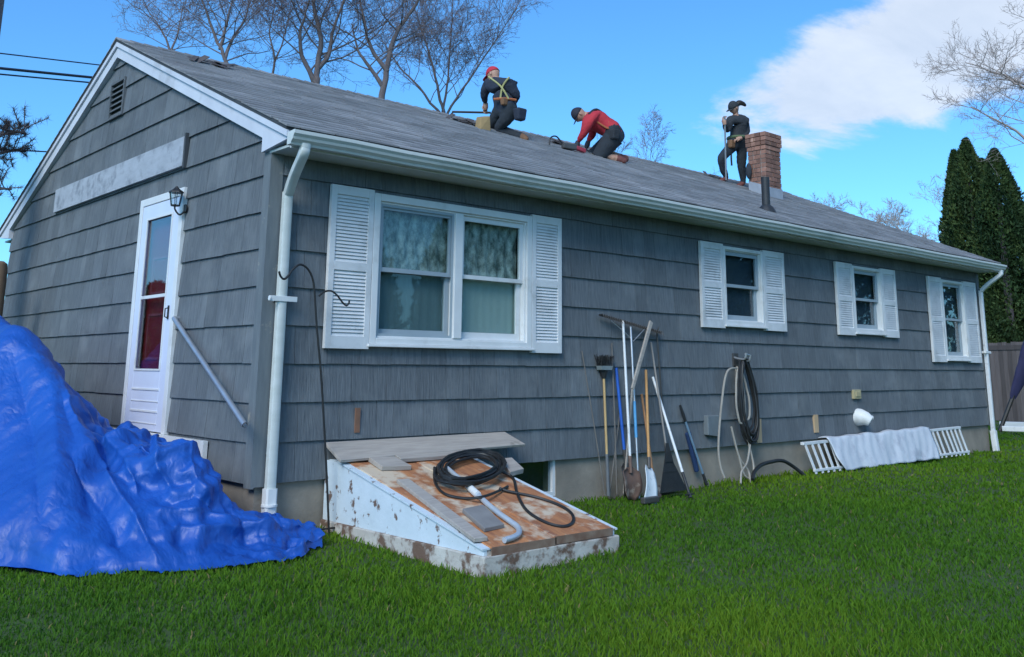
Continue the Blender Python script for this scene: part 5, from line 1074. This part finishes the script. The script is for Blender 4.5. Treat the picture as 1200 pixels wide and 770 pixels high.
# ================================================================== TREES
M_BARK = mat('grey_brown_bark', (.19, .155, .155), (.125, .10, .10), rough=.95, scale=5, sc=(4, 4, 1), bump=.5, bscale=25)
M_TWIG = mat('twig_bark', (.23, .185, .195), (.16, .13, .14), rough=.95, scale=8)
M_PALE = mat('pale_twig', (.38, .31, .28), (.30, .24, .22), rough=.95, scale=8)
def at(px, py, D):
    d = ray(px, py); k = D/math.hypot(d[0], d[1]); return Vector(CAMP+d*k)
def bare_tree(px, D, ytop, label, seed, r0=.2, spread=.55, up=.35, limbs=7, cb=.35, mt=M_TWIG, base=None, lean=0., dens=1., vase=False, top=None, leaders=None, Lb=3.2):
    r_ = random.Random(seed); tp = at(px, ytop, D) if top is None else top; rf = at(px, max(ytop, min(110, 60+.1*px) if px < 600 else 200), D); B = Vector((rf.x, rf.y, -.1)) if base is None else base
    root = thing('bare_tree', label, 'tree', (B.x, B.y, 0), 'bare trees behind the house'); H_ = tp.z
    tr, cr = MB(), MB()
    def wander(p, d, L, n, jit, trop):
        pts = [p]
        for i in range(n):
            d = (d+Vector((r_.gauss(0, jit), r_.gauss(0, jit), r_.gauss(0, jit*.7)+trop))).normalized(); p = p+d*(L/n); pts.append(p)
        return pts, d
    def branch(p, d, L, r, lv):
        n = (5, 4, 3, 3, 2)[lv]; pts, _ = wander(p, d, L, n, .17+.03*lv, .035 if not vase else .05)
        rs = [r*(1-.72*i/n) for i in range(n+1)]
        (tr if lv == 0 else cr).tube(pts, rs, (7, 5, 4, 3, 3)[lv], caps=False)
        if lv >= 4 or L < .25: return
        kids = (int(6*dens+.5), int(5*dens+.5), int(4*dens+.5), 3)[lv]
        for k in range(kids):
            t = .22+.78*(k+r_.random())/kids; i = min(n-1, int(t*n)); q = pts[i].lerp(pts[i+1], t*n-i); dd = (pts[i+1]-pts[i]).normalized()
            ax = Vector((r_.gauss(0, 1), r_.gauss(0, 1), r_.gauss(0, .6))); ax = (ax-dd*ax.dot(dd)).normalized(); an = r_.uniform(.45, 1.05)*(1 if not vase else .6)
            nd = (dd*math.cos(an)+ax*math.sin(an)+Vector((0, 0, .12))).normalized(); branch(q, nd, L*r_.uniform(.42, .66)*(1.1-.35*t), max(.0045*max(1, D/26), rs[i]*.46), lv+1)
    if leaders:
        paths = [[at(x, y, D) for x, y in L_] for L_ in leaders]; B.x, B.y = paths[0][0].x, paths[0][0].y; root.location = (B.x, B.y, 0)
        for q, L_ in enumerate(paths):
            P = spline(([B, Vector((B.x, B.y, L_[0].z*.5))] if q == 0 else [])+[p+Vector((0, 0, 0)) for p in L_]+[L_[-1]+(L_[-1]-L_[-2])*.9], 4); n = len(P); ra = r0*(1 if q == 0 else .55)
            for j in range(len(P)): P[j] = P[j]+Vector((0, r_.gauss(0, .02)+(j/n)*(.8 if q % 2 else -.4)*q*.5, 0))
            rs = [max(.012, ra*(1-.88*(j/n)**.8)) for j in range(n)]; tr.tube(P, rs, 9, caps=False); j0 = int(n*(.50 if q == 0 else .12))
            for k in range(limbs):
                j = min(n-2, j0+int((n-1-j0)*(k+r_.random())/limbs)); a = k*2.4+r_.uniform(-.5, .5); dd = (P[j+1]-P[j]).normalized(); nd = (Vector((math.cos(a)*spread, math.sin(a)*spread, up))+dd*.35).normalized()
                branch(P[j], nd, Lb*r_.uniform(.6, 1.15)*(1.1-.5*j/n), max(.012, rs[j]*.40), 0)
    else:
        tpts, td = wander(B, Vector((lean, lean*.3, 1)).normalized(), H_*(.80 if not vase else .35), 9, .10, .07)
        trs = [r0*(1-.75*i/9) for i in range(10)] if not vase else [r0*(1-.25*i/9) for i in range(10)]; tr.tube(tpts, trs, 10, caps=False)
        for k in range(limbs):
            t = cb+(1-cb)*(k+.5*r_.random())/limbs if not vase else .8+.2*k/limbs; t = min(t, .999); i = int(t*9); q = tpts[i].lerp(tpts[i+1], t*9-i); a = k*2.4+r_.uniform(-.5, .5)
            sp = spread*(1.25-.6*t) if not vase else spread*.45*r_.uniform(.3, 1.3); nd = Vector((math.cos(a)*sp, math.sin(a)*sp, up+.35*t+(.6 if vase else 0))).normalized()
            branch(q, nd, H_*(.42-.20*t if not vase else .62)*r_.uniform(.85, 1.15), max(.022, trs[i]*.36), 0)
    tr.build('trunk', M_BARK if mt is not M_PALE else M_PALE, root, smooth=True); cr.build('crown', mt, root)
    return root
bare_tree(262, 23, -22, 'bare tree with a forked trunk behind the gable end of the roof', 31, r0=.09, spread=.9, up=.30, limbs=9, dens=1.0, leaders=[[(268, 100), (264, 72), (252, 42), (240, 8)], [(263, 70), (274, 46), (290, 22), (298, 2)], [(258, 58), (262, 34), (266, 8)]], Lb=2.2)
bare_tree(195, 27, 5, 'slight bare tree with fine twigs beyond the gable peak', 32, r0=.065, spread=.95, up=.32, limbs=9, dens=1.0, leaders=[[(198, 90), (199, 62), (192, 40), (180, 22)], [(199, 62), (210, 40), (216, 18)]], Lb=2.0)
bare_tree(320, 26, 5, 'slender bare tree between the forked tree and the thick trunked tree', 42, r0=.055, spread=.95, up=.32, limbs=9, dens=1.0, leaders=[[(318, 105), (322, 70), (316, 42), (320, 16)], [(322, 72), (334, 48), (342, 22)]], Lb=2.0)
bare_tree(372, 24, -190, 'tall bare tree with a thick dark trunk rising behind the roof', 33, r0=.135, spread=.9, up=.35, limbs=9, dens=1.0, leaders=[[(369, 118), (371, 84), (376, 46), (367, 6), (362, -40)], [(373, 80), (388, 62), (396, 30), (412, -10)], [(370, 100), (352, 66), (348, 40), (352, 18)]], Lb=2.9)
bare_tree(450, 24, -150, 'tall bare tree with a curved trunk between the thick one and the feathery one', 34, r0=.125, spread=.9, up=.35, limbs=9, dens=1.0, leaders=[[(446, 130), (452, 92), (458, 56), (470, 30), (488, 4), (500, -30)], [(454, 84), (438, 56), (432, 26), (428, -8)], [(450, 104), (434, 84), (418, 66), (410, 48)]], Lb=2.9)
bare_tree(535, 27, 2, 'feathery vase-shaped bare tree behind the red capped roofer', 35, r0=.08, spread=.75, up=.75, limbs=11, dens=1.1, leaders=[[(520, 150), (514, 110), (505, 70), (494, 35)], [(518, 140), (526, 100), (532, 60), (536, 22)], [(519, 140), (540, 105), (562, 70), (580, 40)], [(517, 135), (498, 100), (482, 74), (474, 50)]], Lb=2.1)
bare_tree(775, 46, 150, 'low bare tree showing between the red sweatshirt and the standing roofer', 36, r0=.2, spread=.7, limbs=8, cb=.3, dens=1.25)
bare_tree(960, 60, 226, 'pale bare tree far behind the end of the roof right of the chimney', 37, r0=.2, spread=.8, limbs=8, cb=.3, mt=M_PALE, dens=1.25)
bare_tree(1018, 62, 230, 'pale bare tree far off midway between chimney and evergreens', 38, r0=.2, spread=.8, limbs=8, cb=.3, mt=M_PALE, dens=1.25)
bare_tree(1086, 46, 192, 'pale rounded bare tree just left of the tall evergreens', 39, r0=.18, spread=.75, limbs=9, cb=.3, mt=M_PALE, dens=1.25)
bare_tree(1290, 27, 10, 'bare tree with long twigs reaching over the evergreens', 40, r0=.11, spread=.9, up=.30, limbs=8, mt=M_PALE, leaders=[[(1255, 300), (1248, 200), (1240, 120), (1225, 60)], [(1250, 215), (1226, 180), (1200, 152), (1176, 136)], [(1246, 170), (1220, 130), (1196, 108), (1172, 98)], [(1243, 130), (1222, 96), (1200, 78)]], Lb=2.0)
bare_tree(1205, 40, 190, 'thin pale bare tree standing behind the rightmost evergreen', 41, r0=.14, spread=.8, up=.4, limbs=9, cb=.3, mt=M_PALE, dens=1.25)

# evergreens (arborvitae): many small upright sprays on an uneven cone
def leafmat(name, ca, cb_, cc_):
    m = bpy.data.materials.new(name); m.use_nodes = True; n, l = m.node_tree.nodes, m.node_tree.links; p = n['Principled BSDF']; a = n.new('ShaderNodeAttribute'); a.attribute_name = 'tint'
    c = n.new('ShaderNodeValToRGB'); l.new(a.outputs['Fac'], c.inputs[0]); c.color_ramp.elements[0].color = (*ca, 1); c.color_ramp.elements[1].color = (*cc_, 1); e = c.color_ramp.elements.new(.55); e.color = (*cb_, 1); l.new(c.outputs[0], p.inputs['Base Color']); p.inputs['Roughness'].default_value = .7; p.inputs['Specular IOR Level'].default_value = .2; return m
M_ARB = leafmat('arborvitae_spray', (.018, .036, .014), (.036, .066, .020), (.075, .105, .028))
def evergreen(loc, H_, Rr, seed, label, N=9000, group='columnar evergreens by the fence', apex=(0, 0), sz=1.):
    rng = np.random.default_rng(seed); root = thing('evergreen_tree', label, 'tree', (loc[0], loc[1], 0), group)
    MB().tube([(loc[0], loc[1], -.1), (loc[0], loc[1], H_*.5), (loc[0], loc[1], H_*.9)], [.16, .10, .03], 8).build('trunk', M_BARK, root, smooth=True)
    z = rng.random(N)**.85; a = rng.uniform(0, 2*np.pi, N)
    prof = np.where(z < .12, .75+.25*z/.12, 1)*(1-np.clip((z-.12)/.88, 0, 1)**1.7)**.75
    lump = 1+.08*np.sin(a*3+z*9+seed)+.07*np.sin(a*5-z*17+seed*2)+.06*np.sin(a*9+z*31)
    rad = Rr*prof*lump*rng.uniform(.72, 1.04, N)+.02
    c = np.stack([loc[0]+np.cos(a)*rad+apex[0]*z**3, loc[1]+np.sin(a)*rad+apex[1]*z**3, .15+z*(H_-.3)], 1)
    s = rng.uniform(.10, .24, N)*(H_/8)**.5*sz; out = np.stack([np.cos(a)*.45, np.sin(a)*.45, np.full(N, .8)], 1)+rng.normal(0, .5, (N, 3)); out /= np.linalg.norm(out, axis=1)[:, None]
    sd_ = np.cross(out, rng.normal(0, 1, (N, 3))); sd_ /= np.linalg.norm(sd_, axis=1)[:, None]
    V = np.empty((N, 4, 3)); V[:, 0] = c-out*s[:, None]*.5; V[:, 1] = c+sd_*s[:, None]*.30; V[:, 2] = c+out*s[:, None]; V[:, 3] = c-sd_*s[:, None]*.30
    V -= np.array([loc[0], loc[1], 0]); b = np.arange(N)*4; F = np.stack([b, b+1, b+2, b+3], 1)
    t = np.clip(.45*(.5+.5*np.sin(a*4+z*22+seed))+.55*rng.random(N), 0, 1)
    o = npmesh('crown', V.reshape(-1, 3), F, M_ARB, {'tint': np.repeat(t, 4)}); o.parent = root; return root
for px, yt, D, Rr, sd0, lab in ((1131, 158, 33, 1.15, 1, 'tallest columnar evergreen of the row by the fence'), (1117, 172, 34.5, .85, 2, 'narrow evergreen spire left of the tallest evergreen'), (1150, 182, 34.5, .95, 3, 'evergreen filling the notch between the two pointed evergreens'), (1164, 170, 32, 1.25, 4, 'broad pointed evergreen at the right of the tallest one'), (1190, 235, 33.5, 1.15, 5, 'shorter evergreen at the right end of the evergreen row'), (1152, 330, 31.5, .9, 6, 'low young evergreen in front of the evergreen row')):
    t = at(px, yt, D); evergreen((t.x, t.y), t.z, Rr, sd0, lab, N=30000, sz=.46)
# trees across the yard, facing the house (they show in the window panes)
YT = [((14+20*k/6+(k % 2)*1.5, -22+13*k/6-(k % 3)), 7.5+1.3*((k*5) % 4)/3, 2.3) for k in range(7)]+[((-7, 20), 3.6, 1.5), ((-10, 25), 4.0, 1.8), ((-4.6, 25), 3.3, 1.4)]
for k, ((x, y), h, w) in enumerate(YT):
    evergreen((x, y), h, w, 20+k, 'dark bushy evergreen across the yard facing the shuttered windows' if k < 7 else ('low dark evergreen just beyond the tarp, mirrored in the door glass', 'taller dark evergreen farthest beyond the tarp', 'smallest dark evergreen straight out from the gable door')[k-7], N=8000, sz=1.3, group='evergreens across the yard' if k < 7 else 'evergreens beyond the tarp')
# pine whose boughs enter at the left
M_NEEDLE = leafmat('pine_needle', (.06, .06, .06), (.12, .10, .105), (.19, .15, .15))
def pine():
    D = 13.; t0 = at(-70, 437, D); root = thing('pine_tree', 'pine tree whose needled boughs reach in beside the gable', 'tree', (t0.x, t0.y, 0)); rng = np.random.default_rng(8); r_ = random.Random(8)
    br = MB(); br.tube([(t0.x, t0.y, -.1), (t0.x, t0.y, 3), (t0.x+.1, t0.y, 9)], [.22, .18, .06], 9); Vs = []
    def bough(p, e, n):
        L = spline([p, p.lerp(e, .5)+Vector((0, 0, .12)), e], 10); br.tube(L, [.04*(1-.8*i/len(L)) for i in range(len(L))], 6)
        for q in range(n):
            t = r_.uniform(.18, 1); c = L[min(len(L)-1, int(t*(len(L)-1)))]; tw = c+Vector((r_.gauss(0, .16), r_.gauss(0, .2), r_.gauss(.06, .10))); br.tube([c, tw], .006, 4)
            for k in range(46):
                dr = Vector((r_.gauss(0, 1), r_.gauss(0, 1), r_.gauss(.3, .8))).normalized(); s_ = dr.cross(Vector((.3, .2, 1))).normalized()*.004; q0 = tw+(c-tw)*r_.random()*.5; q1 = q0+dr*r_.uniform(.06, .11); Vs.append((q0-s_, q0+s_, q1))
    bough(Vector((t0.x, t0.y, at(0, 190, D).z)), at(30, 155, D), 40); bough(Vector((t0.x, t0.y, at(0, 215, D).z)), at(24, 176, D+.3), 36); bough(Vector((t0.x, t0.y, at(0, 250, D).z)), at(14, 222, D), 16); bough(Vector((t0.x, t0.y, 7)), at(-150, 100, D-1), 30)
    br.build('trunk', M_BARK, root, smooth=True); V = np.array([[tuple(v) for v in q] for q in Vs]).reshape(-1, 3); n = len(Vs); V -= np.array([t0.x, t0.y, 0])
    o = npmesh('crown', V, np.arange(n*3).reshape(-1, 3), M_NEEDLE, {'tint': np.repeat(rng.random(n), 3)}); o.parent = root
pine()
# post at the far left
c_ = at(-2, 335, 12.5); tz = at(-2, 306, 12.5).z; m = MB(); m.tube([(c_.x, c_.y, -.1), (c_.x, c_.y, tz-.12), (c_.x, c_.y, tz-.03), (c_.x, c_.y, tz)], [.085, .08, .07, .03], 12); tag(m.build('wooden_post', mat('brown_post', (.16, .10, .06), (.11, .07, .045), rough=.9, scale=4, sc=(8, 8, 1)), smooth=True, origin=(c_.x, c_.y, 0)), 'rounded brown wooden post standing behind the tarp', 'post')

# ================================================================== FENCE, PLANKS, SLANTED POLE, WIRES
fa, fb = at(1128, 490, 29), at(1330, 490, 25.5); fa.z = fb.z = 0; fd = (fb-fa).normalized(); fn = Vector((-fd.y, fd.x, 0)); FL = (fb-fa).length
fence = thing('board_fence', 'weathered grey brown board fence beyond the end of the house', 'fence', fa)
M_FENCE = mat('fence_board', (.155, .125, .115), (.105, .085, .08), rough=.95, scale=2, sc=(10, 10, 1), bump=.3, tint=.3)
FH = at(1180, 402, 28).z
m = MB(); x = 0.; fr_ = random.Random(3)
while x < FL:
    h = FH+fr_.uniform(-.03, .03); a_ = fa+fd*x; b_ = fa+fd*(x+.137)
    m.hexa([a_-fn*.011, b_-fn*.011, b_+fn*.011, a_+fn*.011, a_-fn*.011+Vector((0, 0, h)), b_-fn*.011+Vector((0, 0, h)), b_+fn*.011+Vector((0, 0, h)), a_+fn*.011+Vector((0, 0, h))], fr_.random()); x += .145
stuff(m.build('boards', M_FENCE, fence))
for z in (.35, FH*.5, FH-.30):
    MB().bar(fa+fn*.035+Vector((0, 0, z)), fb+fn*.035+Vector((0, 0, z)), .04, .09).build('rail', M_FENCE, fence)
MB().bar(fa-fn*.02+Vector((0, 0, FH-.12)), fb-fn*.02+Vector((0, 0, FH-.12)), .02, .12).build('trim_board', M_FENCE, fence)
x = 0.
while x < FL: q = fa+fd*x+fn*.10; MB().box(q.x-.05, q.x+.05, q.y-.05, q.y+.05, -.2, FH+.05).build('post', M_FENCE, fence); x += 2.4
for k, (pa, pb, D, w, lab) in enumerate((((1171, 493), (1235, 487), 24.5, .22, 'upper white plank lying on the grass before the fence'), ((1174, 500), (1232, 494), 22.5, .14, 'lower white plank lying on the grass nearer than the other'))):
    a_, b_ = at(*pa, D), at(*pb, D); a_.z = b_.z = .07+.02*k; m = MB(); m.bar(a_, b_, w, .14-.04*k); tag(m.build('white_plank', M_WHITE, origin=(a_.x, a_.y, 0), bevel=.01), lab, 'plank')
a_, b_ = at(1169, 481, 23), at(1222, 372, 23.4); a_.z = .0
o = thing('covered_pole', 'slanted dark pole with a dark blue cloth wrapped round its upper end by the fence', 'pole', (a_.x, a_.y, 0)); MB().tube([a_, b_], .045, 8).build('pole', M_BLACKMETAL, o, smooth=True)
m = MB(); c0 = a_.lerp(b_, .30); P = []
for i, t in enumerate(np.linspace(0, 1, 20)):
    q = c0.lerp(b_, t); r_ = .07+.22*t**.8+.006*math.sin(i*1.3); P.append([q+Vector((_R[0], _R[1], 0))*r_*math.cos(a)*(1 if math.cos(a) < 0 else 1.2)+Vector((0, 0, 1))*r_*.55*math.sin(a)+FW*r_*.5*math.sin(a+.6)+Vector((.0, .0, -.02*math.sin(5*a+i))) for a in np.linspace(0, 2*math.pi, 19)])
m.grid(P); m.build('cloth', mat('dark_blue_cloth', (.022, .022, .075), (.016, .016, .055), rough=.85, bump=.4, bscale=12), o, smooth=True)
# power lines ending on a pole hidden behind the roof
wa, wb = at(-140, 66, 22), at(110, 91, 25); pole_top = wb+(wb-wa)*1.0; pole_top.z += .35
up_o = thing('utility_pole', 'utility pole standing behind the roof where the overhead wires end', 'utility pole', (pole_top.x, pole_top.y, 0)); MB().tube([(pole_top.x, pole_top.y, -.3), (pole_top.x, pole_top.y, pole_top.z)], [.16, .11], 10).build('shaft', M_BARK, up_o, smooth=True)
M_WIRE = mat('wire_black', (.035, .045, .07), rough=.6)
for k, (p0, p1, r, lab) in enumerate((((-140, 46), (115, 76), .016, 'uppermost thin overhead wire beside the gable'), ((-140, 66), (110, 91), .034, 'thick middle overhead cable beside the gable'), ((-140, 74), (108, 97), .020, 'lowest overhead wire of the three just below the thick cable'), ((-140, 168), (58, 178), .018, 'low overhead wire passing the pine bough'))):
    a_, b_ = at(*p0, 22 if k < 3 else 24), at(*p1, 25); e_ = b_+(b_-a_)*1.0
    m = MB(); m.tube([a_-(b_-a_)*1.5+Vector((0, 0, .8)), a_-(b_-a_)*.6+Vector((0, 0, .12)), a_, b_, e_], r, 6); tag(m.build('overhead_wire', M_WIRE, smooth=True, origin=a_), lab, 'wire', 'overhead wires beside the gable')
